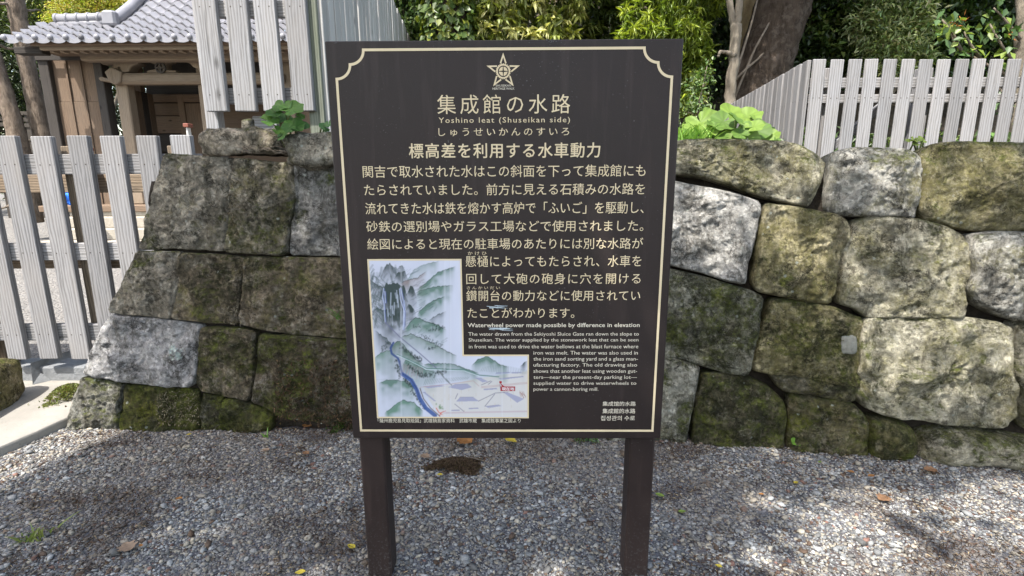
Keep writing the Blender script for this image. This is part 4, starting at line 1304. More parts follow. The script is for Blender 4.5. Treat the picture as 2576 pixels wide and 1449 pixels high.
# ================================================================== OLD TIMBER GATE in the courtyard
YG = 11.0
gb = ony(320, 500, YG)
ZF = .85                                   # floor level of the gate
gate = empty('timber_gate', (ony(402, 300, YG).x, YG, ZF),
             'old brown timber shrine gate with silver tiled roof and carved brackets beyond the low fence', 'gate')
def gbox(name, x0, x1, y0, y1, z0, z1, mat, parent=gate, b=.01):
    """beam or board; the local z axis of the object runs along its longest side so that the grain follows"""
    s_ = (x1 - x0, y1 - y0, z1 - z0)
    c_ = Vector(((x0 + x1) / 2, (y0 + y1) / 2, (z0 + z1) / 2))
    base_ = parent_origin(parent)
    k_ = s_.index(max(s_))
    if k_ == 2: R_, dims = Matrix.Identity(3), s_
    elif k_ == 0: R_, dims = Matrix.Rotation(math.pi / 2, 3, 'Y'), (s_[2], s_[1], s_[0])
    else: R_, dims = Matrix.Rotation(math.pi / 2, 3, 'X'), (s_[0], s_[2], s_[1])
    mb_ = MB(); mb_.box((0, 0, 0), dims, None, b)
    o_ = obj(name, [(p[0] + base_.x, p[1] + base_.y, p[2] + base_.z) for p in mb_.v], mb_.f, mat, parent)
    o_.matrix_local = Matrix.Translation(c_ - base_) @ R_.to_4x4()
    return o_
X = lambda px, y=YG, py=280: ony(px, py, y).x
Z = lambda py, y=YG, px=300: ony(px, py, y).z
# posts
zl0, zl1 = Z(214), Z(186)
for px in (306, 513, 724):
    x = X(px, YG, 230)
    gbox('post', x - .115, x + .115, YG, YG + .23, ZF, Z(150), M['gate_pale'], b=.02)
XL, XR = X(306, YG, 230), X(724, YG, 230)
# lintel with rounded ends, main beam, fascia boards
gbox('lintel', XL + .02, X(513, YG, 230) + .1, YG - .12, YG + .10, zl0, zl1, M['gate_pale'], b=.05)
gbox('lintel', X(513, YG, 230) + .1, XR - .02, YG - .12, YG + .10, zl0, zl1, M['gate_pale'], b=.05)
gbox('main_beam', X(204, YG - .3, 140), XR + .9, YG - .35, YG - .12, Z(152, YG - .35), Z(127, YG - .35), M['gate_pale'], b=.02)
YE = 10.0
gbox('eave_board', X(60, YE, 105) , XR + 1.1, YE + .10, YE + .16, Z(113, YE + .1), Z(101, YE + .1), M['gate_wood'])
gbox('eave_board', X(98, YE + .2, 118), XR + 1.1, YE + .20, YE + .28, Z(125, YE + .2), Z(112.5, YE + .2), M['gate_pale'])
gbox('corner_rafter', X(34, YE + .3, 125) , X(104, YE + .3, 125), YE + .3, YE + .5, Z(134, YE + .3), Z(116, YE + .3), M['gate_dark'])
# soffit board above the rafters, then rafters with pale ends
gbox('soffit', X(70, YE + .3, 118), XR + 1.0, YE + .30, YG + .3, Z(121, YE + .3), Z(121, YE + .3) + .04, M['gate_wood'])
xr0 = X(128, YE + .28, 122); st_ = X(153, YE + .28, 122) - xr0
for k_ in range(25):
    x = xr0 + st_ * k_
    r_ = gbox('rafter', x - .035, x + .035, YE + .285, YE + .44, Z(131, YE + .3), Z(123, YE + .3), M['gate_pale'], b=.004)
# carved brackets and the strut with the round crest
def carve(name, pts, y, dep, mat, parent=gate):
    mb_ = MB()
    poly = [(ony(a_, b_, y).x, ony(a_, b_, y).z) for a_, b_ in pts]
    mb_.prism(poly, y, y + dep)
    o_ = mb_.build(name, mat, parent)
    b_ = o_.modifiers.new('b', 'BEVEL'); b_.width = .025; b_.segments = 2; b_.limit_method = 'ANGLE'
    return o_
def z1p(*pts): return [(x * .3224, y * .3224) for x, y in pts]
carve('bracket', z1p((765, 480), (1075, 475), (1075, 495), (1020, 520), (1000, 560), (950, 565), (930, 520), (900, 530), (880, 500), (800, 505)), YG - .10, .26, M['gate_pale'])
carve('bracket', z1p((810, 560), (860, 520), (905, 540), (945, 560), (940, 640), (895, 665), (850, 640), (775, 630), (762, 605), (790, 595), (835, 610)), YG - .16, .24, M['gate_pale'])
carve('bracket', z1p((1425, 475), (1640, 470), (1640, 520), (1600, 590), (1560, 590), (1545, 540), (1500, 520), (1480, 495)), YG - .10, .26, M['gate_pale'])
cv = carve('crest_strut', z1p((1170, 475), (1330, 470), (1330, 485), (1290, 498), (1300, 545), (1370, 548), (1375, 565), (1140, 568), (1145, 550), (1205, 540), (1215, 500), (1172, 490)), YG - .08, .2, M['gate_pale'])
def ring_disc(cx_, cz_, r, y, parent):
    mb_ = MB()
    n = 20
    for r0, r1 in ((r * .74, r),):
        v = []
        for i in range(n):
            t = 2 * math.pi * i / n
            v += [(cx_ + r0 * math.cos(t), y, cz_ + r0 * math.sin(t)), (cx_ + r1 * math.cos(t), y, cz_ + r1 * math.sin(t)),
                  (cx_ + r1 * math.cos(t), y + .05, cz_ + r1 * math.sin(t)), (cx_ + r0 * math.cos(t), y + .05, cz_ + r0 * math.sin(t))]
        f = []
        for i in range(n):
            j = (i + 1) % n
            for q in range(4):
                f.append((i * 4 + q, i * 4 + (q + 1) % 4, j * 4 + (q + 1) % 4, j * 4 + q))
        mb_.add(v, f)
    mb_.box((cx_, y + .025, cz_), (r * 1.6, .048, r * .3)); mb_.box((cx_, y + .0255, cz_), (r * .3, .046, r * 1.6))
    return mb_.build('crest', M['gate_dark'], parent)
cc = ony(1247 * .3224, 528 * .3224, YG - .12)
ring_disc(cc.x, cc.z, .10, cc.y, cv)
# side wall of vertical boards with battens on the left
xs0, xs1 = X(132, YG + .1, 180), X(243, YG + .1, 180)
zt0 = Z(150, YG + .1)
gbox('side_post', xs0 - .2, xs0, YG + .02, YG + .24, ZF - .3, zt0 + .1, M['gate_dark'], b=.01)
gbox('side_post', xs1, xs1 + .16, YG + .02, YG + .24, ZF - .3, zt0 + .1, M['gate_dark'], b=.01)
gbox('side_header', xs0 - .2, X(206, YG, 142), YG - .02, YG + .02, Z(151), Z(137), M['gate_dark'], b=.004)
gbox('board_panel', xs0, xs1, YG + .12, YG + .17, Z(253), zt0 + .1, M['gate_wood'], b=.003)
gbox('board_panel', xs0, xs1, YG + .11, YG + .165, ZF - .3, Z(253) - .004, M['gate_wood'], b=.003)
for q in (.32, .65, .97):
    x = xs0 + (xs1 - xs0) * q
    gbox('batten', x - .02, x + .02, YG + .085, YG + .108, ZF - .3, zt0 + .1, M['gate_wood'], b=.003)
# recess: returning door leaf, dark back wall with boards and frame
YB = YG + 1.3
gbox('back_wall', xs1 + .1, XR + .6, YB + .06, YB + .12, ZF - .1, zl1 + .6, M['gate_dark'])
for z0_, z1_ in ((Z(383, YB), Z(338, YB)), (Z(336, YB), Z(293, YB)), (Z(291, YB), Z(260, YB))):
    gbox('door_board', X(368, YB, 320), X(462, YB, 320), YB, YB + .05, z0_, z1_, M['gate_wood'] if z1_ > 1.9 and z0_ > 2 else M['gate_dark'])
gbox('door_rail', X(366, YB, 240), XR, YB - .04, YB + .02, Z(258, YB), Z(238, YB), M['gate_wood'])
gbox('door_stile', X(455, YB, 300), X(470, YB, 300), YB - .05, YB + .02, ZF, Z(238, YB), M['gate_wood'])
gbox('door_leaf', X(472, YB, 320), X(512, YB, 320), YB, YB + .04, ZF, Z(260, YB), M['gate_wood'])
gbox('door_leaf', X(528, YB, 320), XR + .3, YB, YB + .04, ZF, Z(260, YB), M['gate_wood'])
for k_ in range(5):
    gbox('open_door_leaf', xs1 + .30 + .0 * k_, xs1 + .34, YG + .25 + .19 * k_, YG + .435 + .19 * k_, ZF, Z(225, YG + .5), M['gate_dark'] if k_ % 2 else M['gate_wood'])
gbox('inner_post', X(352, YG + .9, 280) - .08, X(352, YG + .9, 280) + .08, YG + .9, YG + 1.06, ZF, Z(160, YG + .9), M['gate_wood'])
gbox('floor', xs0 - .3, XR + 1.0, YG - .45, YB + .8, ZF - .12, ZF, M['gate_wood'])
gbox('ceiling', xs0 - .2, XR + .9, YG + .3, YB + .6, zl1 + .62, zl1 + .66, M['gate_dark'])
gbox('right_wall', X(740, YG + .1, 230), XR + 1.0, YG + .1, YG + .16, ZF - .3, Z(140, YG), M['gate_wood'])

# roof: rows of interlocking tiles on a slope that curves up towards the ridge
ze = Z(106, YE, 300) + .03
ridge_z, ridge_y = Z(2, 12.0, 450) + .18, 12.05
def slope(t):
    """t 0 at the eave .. 1 at the ridge"""
    y = YE + (ridge_y - YE) * t
    z = ze + (ridge_z - ze) * (.62 * t + .38 * t * t)
    return y, z
TW = .268
def tiles(name, xa, xb, tmax, rows, parent, back=False, zoff=0.0):
    nc = int(round((xb - xa) / TW)); per = 10
    V, Fc = [], []
    nx = nc * per + 1
    for r_ in range(rows):
        for e_ in (0, 1):
            t = min(1.0, tmax * (r_ + e_ * 1.18) / rows)
            y, z = slope(t)
            lift = .062 if e_ == 0 else -.004
            for i in range(nx):
                ph = (i % per) / per
                wv = .036 * math.cos(2 * math.pi * ph) + .018 * max(0, math.cos(2 * math.pi * ph)) ** 6
                V.append((xa + (xb - xa) * i / (nx - 1), (2 * ridge_y - y) if back else y, z + wv + lift + zoff))
    for r_ in range(rows):
        for i in range(nx - 1):
            a_ = (r_ * 2) * nx + i
            Fc.append((a_, a_ + 1, a_ + nx + 1, a_ + nx))
    # front edges of the upper rows, thinner than the step so that a dark gap stays under them
    for r_ in range(1, rows):
        n0 = len(V)
        for i in range(nx):
            p = V[(r_ * 2) * nx + i]; V.append((p[0], p[1] + (-.004 if back else .004), p[2] - .032))
        for i in range(nx - 1):
            Fc.append((n0 + i, n0 + i + 1, (r_ * 2) * nx + i + 1, (r_ * 2) * nx + i))
    # eave lip
    n0 = len(V)
    for i in range(nx):
        p = V[i]; ph = (i % per) / per
        V.append((p[0], p[1] - .004, slope(0)[1] + zoff + .035 - .035 - .040 * math.sin(math.pi * ph) ** .6))
    for i in range(nx - 1):
        Fc.append((n0 + i, n0 + i + 1, i + 1, i))
    return obj(name, V, Fc, M['tile'], parent, False)
XA, XB = X(262, 10.6, 70) , XR + .95
XW = X(-4, YE, 95)
nwing = max(1, round((XA - XW) / TW)); XW = XA - nwing * TW
nmain = round((XB - XA) / TW); XB = XA + nmain * TW
roof = tiles('roof', XA, XB, 1.0, 11, gate)
tiles('roof', XA, XB, 1.0, 11, gate, back=True)
wing = tiles('side_roof', XW, XA, .44, 5, gate, zoff=-.004)
def dup_mesh_caps(par, xa, n):
    mb_ = MB()
    for k_ in range(n + 1):
        c_ = Vector((xa + TW * k_, YE - .005, ze + .055))
        v, f = [], []
        m_ = 8
        for j in range(5):
            ph = (math.pi / 2) * j / 4
            for i in range(m_):
                t = 2 * math.pi * i / m_
                rr_ = .052 * math.cos(ph)
                v.append((c_.x + rr_ * math.cos(t), c_.y - .04 * math.sin(ph), c_.z + rr_ * math.sin(t)))
        for j in range(4):
            for i in range(m_):
                f.append((j * m_ + i, j * m_ + (i + 1) % m_, (j + 1) * m_ + (i + 1) % m_, (j + 1) * m_ + i))
        mb_.add(v, f)
    return mb_.build('eave_tile_cap', M['tile'], par, True)
dup_mesh_caps(roof, XA, nmain); dup_mesh_caps(wing, XW, nwing)
# ridges
def ridge_tube(name, pts, r, par, seg=0):
    mb_ = MB(); mb_.tube(pts, r, 12)
    if seg:
        P0, P1 = Vector(pts[0]), Vector(pts[-1])
        for k_ in range(seg):
            c_ = P0.lerp(P1, k_ / (seg - 1)); dv = (P1 - P0).normalized() * .022
            mb_.tube([c_ - dv, c_ + dv], r * 1.16, 12)
    return mb_.build(name, M['tile'], par, True)
pts = []
for q in range(12):
    y, z = slope(.40 + .60 * q / 11); pts.append((XA + .03, y, z + .10))
ridge_tube('descending_ridge', pts, .10, roof)
mb_ = MB(); mb_.box((pts[0][0], pts[0][1] - .06, pts[0][2] + .02), (.26, .16, .26), None, .05); mb_.build('ridge_end_tile', M['tile'], roof)
y, z = slope(.44)
ridge_tube('side_ridge', [(XW + .28, y, z + .10), (XA - .06, y, z + .12)], .085, wing, 6)
ridge_tube('side_ridge_base', [(XW + .30, y, z + .0), (XA - .06, y, z + .02)], .075, wing)
ridge_tube('main_ridge', [(XA - .1, ridge_y, ridge_z + .16), (XB, ridge_y, ridge_z + .16)], .16, roof)
# gable wall under the main roof edge
poly = [(slope(q / 10)[0], slope(q / 10)[1] - .03) for q in range(11)]
poly = poly + [(2 * ridge_y - a_, b_) for a_, b_ in poly[::-1]]
V = [(XA + .05, a_, b_) for a_, b_ in poly] + [(XA + .10, a_, b_) for a_, b_ in poly]; n = len(poly)
obj('gable_board', V, [tuple(range(n)), tuple(range(2 * n - 1, n - 1, -1))] + [(i, (i + 1) % n, (i + 1) % n + n, i + n) for i in range(n)], M['gate_wood'], gate)
# rear slope of the side roof
V = []
for x in (XW, XA):
    y, z = slope(.44); V += [(x, y, z - .02), (x, y + .9, z - .5)]
obj('side_roof_back', V, [(0, 2, 3, 1)], M['tile'], gate)

# stone steps up to the gate
steps = empty('stone_steps', (ony(262, 580, 10.6).x, 10.3, .05), 'pale sunlit stone steps leading up to the timber gate', 'steps')
M['step'] = mat_plain('pale_step_stone', (.24, .22, .185), (.34, .31, .26), 7, .9, .012)
xs_a, xs_b = ony(164, 540, 10.5).x, ony(400, 540, 10.5).x
for k_ in range(4):
    mb = MB(); h = (ZF - .06) / 4
    d0 = 9.75 + .28 * k_
    mb.box(((xs_a + xs_b) / 2, (d0 + 11.2) / 2, .05 + h * (k_ + .5)), (xs_b - xs_a - .004 * k_, 11.2 - d0, h - .004), None, .012)
    mb.build('step', M['step'], steps)
# dark railing far left, behind the pines
rl = empty('timber_railing', (-12.0, 15.5, .0), 'dark low timber railing behind the two tree trunks at the left', 'railing')
for py in (292, 308, 322):
    a_ = ony(-150, py - 14, 15.5); b_ = ony(250, py, 15.5)
    bar(rl, 'rail', a_, b_, .10, .08, M['dark_rail'])
for px in (-120, -20, 70, 150, 215):
    a_ = ony(px, 285, 15.55); bar(rl, 'post', (a_.x, 15.55, .2), (a_.x, 15.55, a_.z), .14, .12, M['dark_rail'])
# small white boards with red-brown caps inside the fence
def capboard(px0, px1, py0, py1, y, label, lean=0):
    a_, b_ = ony(px0, py0, y), ony(px1, py1, y)
    r_ = empty('capped_board', (a_.x, y, .05), label, 'board')
    mb = MB(); mb.box(((a_.x + b_.x) / 2, y, (a_.z + b_.z) / 2), (abs(b_.x - a_.x), .05, a_.z - b_.z), None, .004); o1 = mb.build('panel', M['plaster'], r_)
    mb = MB(); mb.box(((a_.x + b_.x) / 2, y, a_.z + .018), (abs(b_.x - a_.x) + .03, .08, .035), None, .004); mb.build('cap', M['red_cap'], r_)
capboard(476, 496, 321, 520, 5.2, 'narrow white board with a red-brown cap beside the brown boulder')
capboard(222, 258, 380, 560, 6.5, 'low white board with a red-brown cap behind the second to third fence slats')
# blue sheet bundle
tb = ony(168, 498, 9.6)
rock_block('blue_sheet', (tb.x, 9.6, tb.z - .02), (.24, .2, .24), 21, (.1, .1, .1), 0, 0, 'small crumpled blue plastic sheet seen between the fence slats', 'plastic sheet', amp=.04)
bpy.data.objects['blue_sheet'].data.materials[0] = M['blue']

# ================================================================== VEGETATION
def leaf_mesh(name, pos, nrm, axis, ln, wd, col, mat, parent=None, fold=.25, droop=.2):
    """pos (n,3) leaf bases; axis leaf direction; nrm leaf normal; builds folded six-point leaves"""
    n = len(pos)
    axis = axis / (np.linalg.norm(axis, axis=1)[:, None] + 1e-9)
    side = np.cross(axis, nrm); side /= (np.linalg.norm(side, axis=1)[:, None] + 1e-9)
    up = np.cross(side, axis)
    ln, wd = np.broadcast_to(ln, n)[:, None], np.broadcast_to(wd, n)[:, None]
    b = pos
    tip = pos + axis * ln - up * ln * droop
    mid = pos + axis * ln * .45
    l = mid - side * wd * .5 + up * wd * fold
    r = mid + side * wd * .5 + up * wd * fold
    V = np.stack([b, l, tip, r], 1).reshape(-1, 3)
    i = np.arange(n)[:, None] * 4
    Fc = np.concatenate([i + np.array([[0, 3, 2]]), i + np.array([[0, 2, 1]])], 0)
    C_ = np.repeat(col, 4, 0)
    return obj(name, V, Fc, mat, parent, False, C_)
def rand_dirs(n, r):
    v = r.normal(size=(n, 3)); return v / np.linalg.norm(v, axis=1)[:, None]
def crown_pts(blobs, nclump, per, r, shell=.55):
    """clumped leaf positions inside ellipsoids; returns positions, outward directions, clump index"""
    vol = np.array([b[3] * b[4] * b[5] for b in blobs]) ** .67
    pick = r.choice(len(blobs), nclump, p=vol / vol.sum())
    B_a = np.array(blobs)[pick]
    d = rand_dirs(nclump, r)
    rad = r.random(nclump) ** (1 / 3) * (1 - shell) + shell * r.random(nclump) ** .3
    cc_ = B_a[:, :3] + d * B_a[:, 3:6] * np.clip(rad, 0, 1)[:, None]
    sz = B_a[:, 3:6].mean(1) * .17 + .03
    ci = np.repeat(np.arange(nclump), per)
    off = r.normal(size=(nclump * per, 3)) * (sz[ci])[:, None] * np.array([1, 1, .6])
    return cc_[ci] + off, d[ci], ci, off
def foliage(name, blobs, nclump, per, ln, wd, cols, seed, parent=None, up=.5, hang=.0, shell=.55, mat=None, keep=None):
    r = np.random.default_rng(seed)
    P_, D_o, ci, off = crown_pts(blobs, nclump, per, r, shell)
    if keep is not None:
        k_ = keep(P_, r); P_, D_o, ci, off = P_[k_], D_o[k_], ci[k_], off[k_]
    n = len(P_)
    ax = rand_dirs(n, r) * .8 + D_o * .7 + np.array([0, 0, -hang])
    nr = rand_dirs(n, r) * .7 + np.array([0, -.25, up + .4])
    cols = np.array(cols)
    tone = r.random(nclump)
    base_c = cols[0] * (1 - tone[:, None]) + cols[1] * tone[:, None]
    if len(cols) > 2:
        sel = r.random(nclump) < .25; base_c[sel] = cols[2]
    C_ = base_c[ci] * (r.uniform(.65, 1.4, n))[:, None]
    C_ = np.clip(C_ * (1 + r.normal(0, .08, (n, 3))), 0.003, 1)
    return leaf_mesh(name, P_, nr, ax, ln * r.uniform(.6, 1.3, n), wd * r.uniform(.7, 1.25, n), C_, mat or M['leaf'], parent)

def trunk_px(pts, y, rpx, name, mat, parent, n=14, jit=.04, y_end=None):
    """trunk through picture points at distance y with radii in picture px"""
    P_, R_ = [], []
    for i, (px, py) in enumerate(pts):
        yy = y + ((y_end - y) * i / (len(pts) - 1) if y_end else 0)
        q = ony(px, py, yy); P_.append(q)
        cz = (q - O).y * CP - (q - O).z * SP_
        rr_ = rpx[i] if isinstance(rpx, (list, tuple)) else rpx
        R_.append(rr_ * cz / F)
    # subdivide
    P2, R2 = [], []
    for i in range(len(P_) - 1):
        for k_ in range(6):
            t = k_ / 6; P2.append(P_[i].lerp(P_[i + 1], t) + Vector((random.gauss(0, .006), random.gauss(0, .006), 0))); R2.append(R_[i] * (1 - t) + R_[i + 1] * t)
    P2.append(P_[-1]); R2.append(R_[-1])
    mb_ = MB(); mb_.tube(P2, R2, n, True, jit)
    return mb_.build(name, mat, parent, True)
def tree(label, cat, base, name='tree', group=None):
    return empty(name, base, label, cat, group)
def limb(p0, p1, r0, r1, mb_, k_=6, wob=.08):
    p0, p1 = Vector(p0), Vector(p1); L = (p1 - p0).length
    pts = [p0.lerp(p1, i / k_) + Vector((random.gauss(0, 1), random.gauss(0, 1), random.gauss(0, 1))) * wob * L * .3 * (i > 0) for i in range(k_ + 1)]
    mb_.tube(pts, [r0 + (r1 - r0) * i / k_ for i in range(k_ + 1)], 7)
    return pts
def PB(px, py, y, rx, ry, rz):
    """crown ellipsoid round a picture point at distance y, radii in metres"""
    q = ony(px, py, y); return (q.x, q.y, q.z, rx, ry, rz)

# --- two pines by the gate
PINE = [(.020, .032, .014), (.045, .06, .02), (.07, .08, .025)]
def pine(label, pts, y, rpx, seed, blobs):
    b_ = ony(*pts[0], y)
    t_ = tree(label, 'tree', (b_.x, y, 0), 'pine_tree', 'pines by the gate')
    tr_ = trunk_px(pts, y, rpx, 'trunk', M['bark_pine'], t_, 16, .07)
    random.seed(seed)
    for q in range(12):
        mb_ = MB()
        k_ = random.choice(range(1, len(pts)))
        p0 = ony(*pts[k_], y).lerp(ony(*pts[k_ - 1], y), random.random())
        an = random.uniform(0, 6.28)
        limb(p0, p0 + Vector((math.cos(an) * 1.3, math.sin(an) * 1.3, random.uniform(-.5, .3))), .035, .008, mb_)
        mb_.build('dead_branch', M['twig'], t_)
    foliage('crown', blobs, 260, 26, .12, .022, PINE, seed, t_, up=.2)
pine('bare reddish pine trunk nearer the left edge, tapering up in front of dark foliage', [(86, 560), (62, 430), (40, 330), (10, 230), (-24, 120), (-50, 20), (-90, -160), (-150, -420)], 11.6, [22, 21, 20, 18, 17, 15, 12, 6], 31,
     [(-12.5, 12, 7.2, 1.8, 1.6, 1.2), (-11.6, 11.2, 8.3, 1.3, 1.3, 1.0)])
pine('bare reddish pine trunk just left of the gate, passing behind its tiled eave', [(150, 560), (122, 420), (104, 330), (74, 190), (54, 90), (38, 0), (10, -160), (-40, -420)], 12.0, [24, 21, 20, 18, 19, 19, 14, 6], 32,
     [(-10.8, 12.4, 7.6, 1.6, 1.6, 1.1), (-10.2, 11.6, 8.8, 1.2, 1.2, .9)])
# dark conifers behind the railing, clipped yellow-green shrub above the roof
def bushtree(label, blobs, nclump, per, ln, wd, cols, seed, trunk=None, name='tree', cat='tree', up=.4, hang=0, mat=None, group=None, shell=.55, bark='bark_slim'):
    x, y = np.mean([b[0] for b in blobs]), np.mean([b[1] for b in blobs])
    t_ = tree(label, cat, (x, y, 0 if x < -1.8 else 1.4), name, group)
    mb_ = MB(); random.seed(seed)
    z0 = 0 if x < -1.8 else 1.3
    top = max(b[2] for b in blobs)
    root = Vector((x, y + .1, z0))
    fork = Vector((x + random.uniform(-.1, .1), y + .1, z0 + (top - z0) * .45))
    mb_.tube([root, root.lerp(fork, .5) + Vector((.03, 0, 0)), fork], [.10, .085, .07], 9)
    for b in blobs[:8]:
        limb(fork, (b[0], b[1], b[2]), .055, .012, mb_)
    mb_.build('trunk', M[bark], t_, True)
    foliage('crown', blobs, nclump, per, ln, wd, cols, seed, t_, up, hang, shell, mat)
    return t_
bushtree('dark evergreen filling the gap behind the two pine trunks', [PB(20, 190, 16.5, 2.2, 1.2, 1.6), PB(150, 240, 17, 1.8, 1.0, 1.4), PB(-120, 200, 16, 2, 1.2, 2.0), PB(90, 320, 17, 2.4, .8, .9)], 700, 22, .16, .05, [(.012, .022, .008), (.04, .06, .02)], 41)
bushtree('tall dark evergreen rising above the roof at the upper left corner', [PB(60, 30, 17.5, 2.0, 1.2, 1.2), PB(-60, -10, 17, 2.2, 1.4, 1.6), PB(300, -40, 18, 2.6, 1.2, 1.2), PB(170, -60, 18, 2.2, 1.3, 1.3)], 700, 22, .16, .05, [(.03, .05, .012), (.14, .18, .035)], 42)
bushtree('yellow-green clipped shrub showing above the left end of the tiled roof', [PB(190, 30, 15.0, .55, .5, .42), PB(255, 25, 15.2, .6, .5, .45), PB(320, 35, 15.4, .5, .5, .5), PB(225, -20, 15.2, .6, .5, .4), PB(150, 55, 15, .35, .4, .25)], 420, 30, .07, .03, [(.22, .26, .04), (.42, .42, .07), (.28, .22, .05)], 43, name='shrub', cat='shrub')
# --- shrub against the corner fence, ivy clad trunk, pale-tipped tree
bushtree('small-leaved dark green shrub beside the receding corner fence', [PB(1030, 60, 10.2, .5, .5, .5), PB(1075, 20, 10.4, .45, .5, .5), PB(1060, 110, 10.2, .5, .4, .4), PB(1000, -30, 10.2, .5, .5, .5), PB(1110, 110, 10, .4, .4, .4)], 330, 22, .10, .05, [(.03, .055, .015), (.09, .15, .04), (.14, .2, .07)], 44, name='shrub', cat='shrub')
iv = tree('thick ivy-covered trunk with round yellow-green leaves above the sign', 'tree', (ony(1140, 60, 8.8).x, 8.8, 1.3), 'ivy_clad_tree')
trunk_px([(1150, 330), (1145, 200), (1140, 100), (1125, 0), (1110, -160), (1095, -420)], 8.8, [60, 56, 56, 58, 56, 40], 'trunk', M['bark_big'], iv, 18, .06)
foliage('crown', [(ony(1100, -400, 8.8).x, 8.8, 6.6, 2.0, 1.6, 1.1)], 300, 24, .12, .06, [(.03, .05, .015), (.07, .1, .02)], 45, iv)
r = np.random.default_rng(46); n = 1500
tpy = r.uniform(-30, 330, n); th = r.uniform(-.1, math.pi + .1, n)
cxp = np.interp(tpy, [-160, 0, 100, 200, 330], [1110, 1125, 1140, 1145, 1150])
cen = np.array([tuple(ony(a_, b_, 8.8)) for a_, b_ in zip(cxp, tpy)])
rad = 58 * 8.4 / F
N_ = np.stack([np.cos(th), -np.sin(th), r.normal(0, .15, n)], 1)
pos = cen + N_ * (rad * r.uniform(1.0, 1.22, n))[:, None]
cc_ = np.where(r.random((n, 1)) < .3, np.array([[.17, .20, .03]]), np.array([[.055, .09, .018]])) * r.uniform(.6, 1.4, (n, 1))
leaf_mesh('ivy', pos, N_ + r.normal(0, .35, (n, 3)) + np.array([0, 0, .3]), np.array([[0, 0, -1.0]]) + r.normal(0, .6, (n, 3)) + N_ * .3, .115, .10, cc_, M['leaf'], iv, .1, .1)
def leafspray(name, tips, per, ln, wd, cols, seed, parent, spread=1.0):
    """whorls of long leaves radiating from shoot tips, drooping"""
    r = np.random.default_rng(seed); n = len(tips) * per
    T_ = np.repeat(np.array(tips), per, 0)
    ax = rand_dirs(n, r) * spread + np.array([0, -.2, -.35])
    nr = np.array([[0, -.3, 1.0]]) + r.normal(0, .35, (n, 3))
    t = np.repeat(r.random(len(tips)), per)[:, None]
    c = np.array(cols[0]) * (1 - t) + np.array(cols[1]) * t
    c = np.where(np.repeat(r.random(len(tips)) < .3, per)[:, None], np.array(cols[2]), c) * r.uniform(.7, 1.3, (n, 1))
    return leaf_mesh(name, T_ + r.normal(0, .02, (n, 3)), nr, ax, ln * r.uniform(.7, 1.2, n), wd, c, M['leaf'], parent, .2, .35)
def spray_tree(label, blobs, ntips, per, ln, wd, cols, seed, name='tree', bark='bark_slim'):
    x, y = np.mean([b[0] for b in blobs]), np.mean([b[1] for b in blobs])
    t_ = tree(label, 'tree', (x, y, 1.4), name)
    mb_ = MB(); random.seed(seed)
    top = max(b[2] for b in blobs); root = Vector((x, y + .3, 1.3)); fork = Vector((x, y + .25, 1.3 + (top - 1.3) * .4))
    mb_.tube([root, fork], [.11, .08], 9)
    for b in blobs: limb(fork, b[:3], .05, .012, mb_)
    mb_.build('trunk', M[bark], t_, True)
    r = np.random.default_rng(seed)
    B_a = np.array(blobs)[r.integers(0, len(blobs), ntips)]
    d = rand_dirs(ntips, r)
    tips = B_a[:, :3] + d * B_a[:, 3:6] * (.55 + .45 * r.random((ntips, 1)) ** .5)
    leafspray('crown', tips, per, ln, wd, cols, seed + 1, t_)
spray_tree('evergreen with drooping cream-tipped new leaves above the sign', [PB(1250, 45, 9.0, .42, .4, .38), PB(1330, 55, 9.2, .45, .4, .35), PB(1300, 0, 9.2, .55, .4, .4), PB(1400, 20, 9.4, .45, .4, .4), PB(1215, 90, 8.9, .28, .3, .22), PB(1390, 100, 9.2, .4, .4, .35), PB(1290, 120, 9.0, .5, .4, .3)], 290, 11, .17, .060, [(.12, .16, .03), (.25, .27, .07), (.48, .47, .20)], 51)
spray_tree('evergreen with dull green hanging leaves right of the cream-tipped one', [PB(1480, 30, 10.2, .5, .5, .5), PB(1540, 70, 10.3, .4, .5, .5), PB(1450, 95, 10.2, .5, .4, .4), PB(1500, -40, 10.2, .6, .5, .5)], 190, 11, .17, .055, [(.035, .055, .012), (.07, .10, .02), (.12, .15, .03)], 52)
spray_tree('bright yellow-green needle-leaved tree behind the upper right corner of the sign', [PB(1640, 40, 8.4, .45, .4, .45), PB(1720, 20, 8.6, .42, .4, .5), PB(1690, 95, 8.3, .5, .4, .35), PB(1610, 85, 8.3, .3, .3, .22), PB(1740, 110, 8.4, .28, .35, .4), PB(1735, 190, 8.4, .24, .3, .3), PB(1730, 250, 8.4, .18, .25, .2), PB(1770, -20, 8.8, .4, .4, .4)], 520, 13, .14, .024, [(.10, .15, .018), (.19, .25, .03), (.26, .31, .04)], 53)
# thin sapling with glossy leaves next to the sign
sp = tree('spindly sapling with small glossy leaves between the sign and the pale trunk', 'tree', (ony(1755, 300, 6.6).x, 6.6, 1.45), 'sapling')
mb_ = MB()
pts_s = [ony(1752, 330, 6.6), ony(1758, 260, 6.6), ony(1770, 210, 6.6), ony(1782, 150, 6.6)]
mb_.tube(pts_s, [.012, .010, .007, .003], 6)
for a_, b_ in (((1757, 268), (1790, 240)), ((1755, 290), (1720, 280)), ((1768, 220), (1788, 190)), ((1754, 250), (1735, 215))):
    limb(ony(*a_, 6.6), ony(*b_, 6.58), .006, .002, mb_, 4)
mb_.build('stem', M['twig'], sp, True)
foliage('leaves', [PB(1760, 230, 6.6, .16, .15, .22), PB(1735, 285, 6.55, .2, .15, .12), PB(1775, 180, 6.6, .10, .1, .15)], 60, 7, .06, .028, [(.06, .10, .03), (.12, .18, .06)], 54, sp)

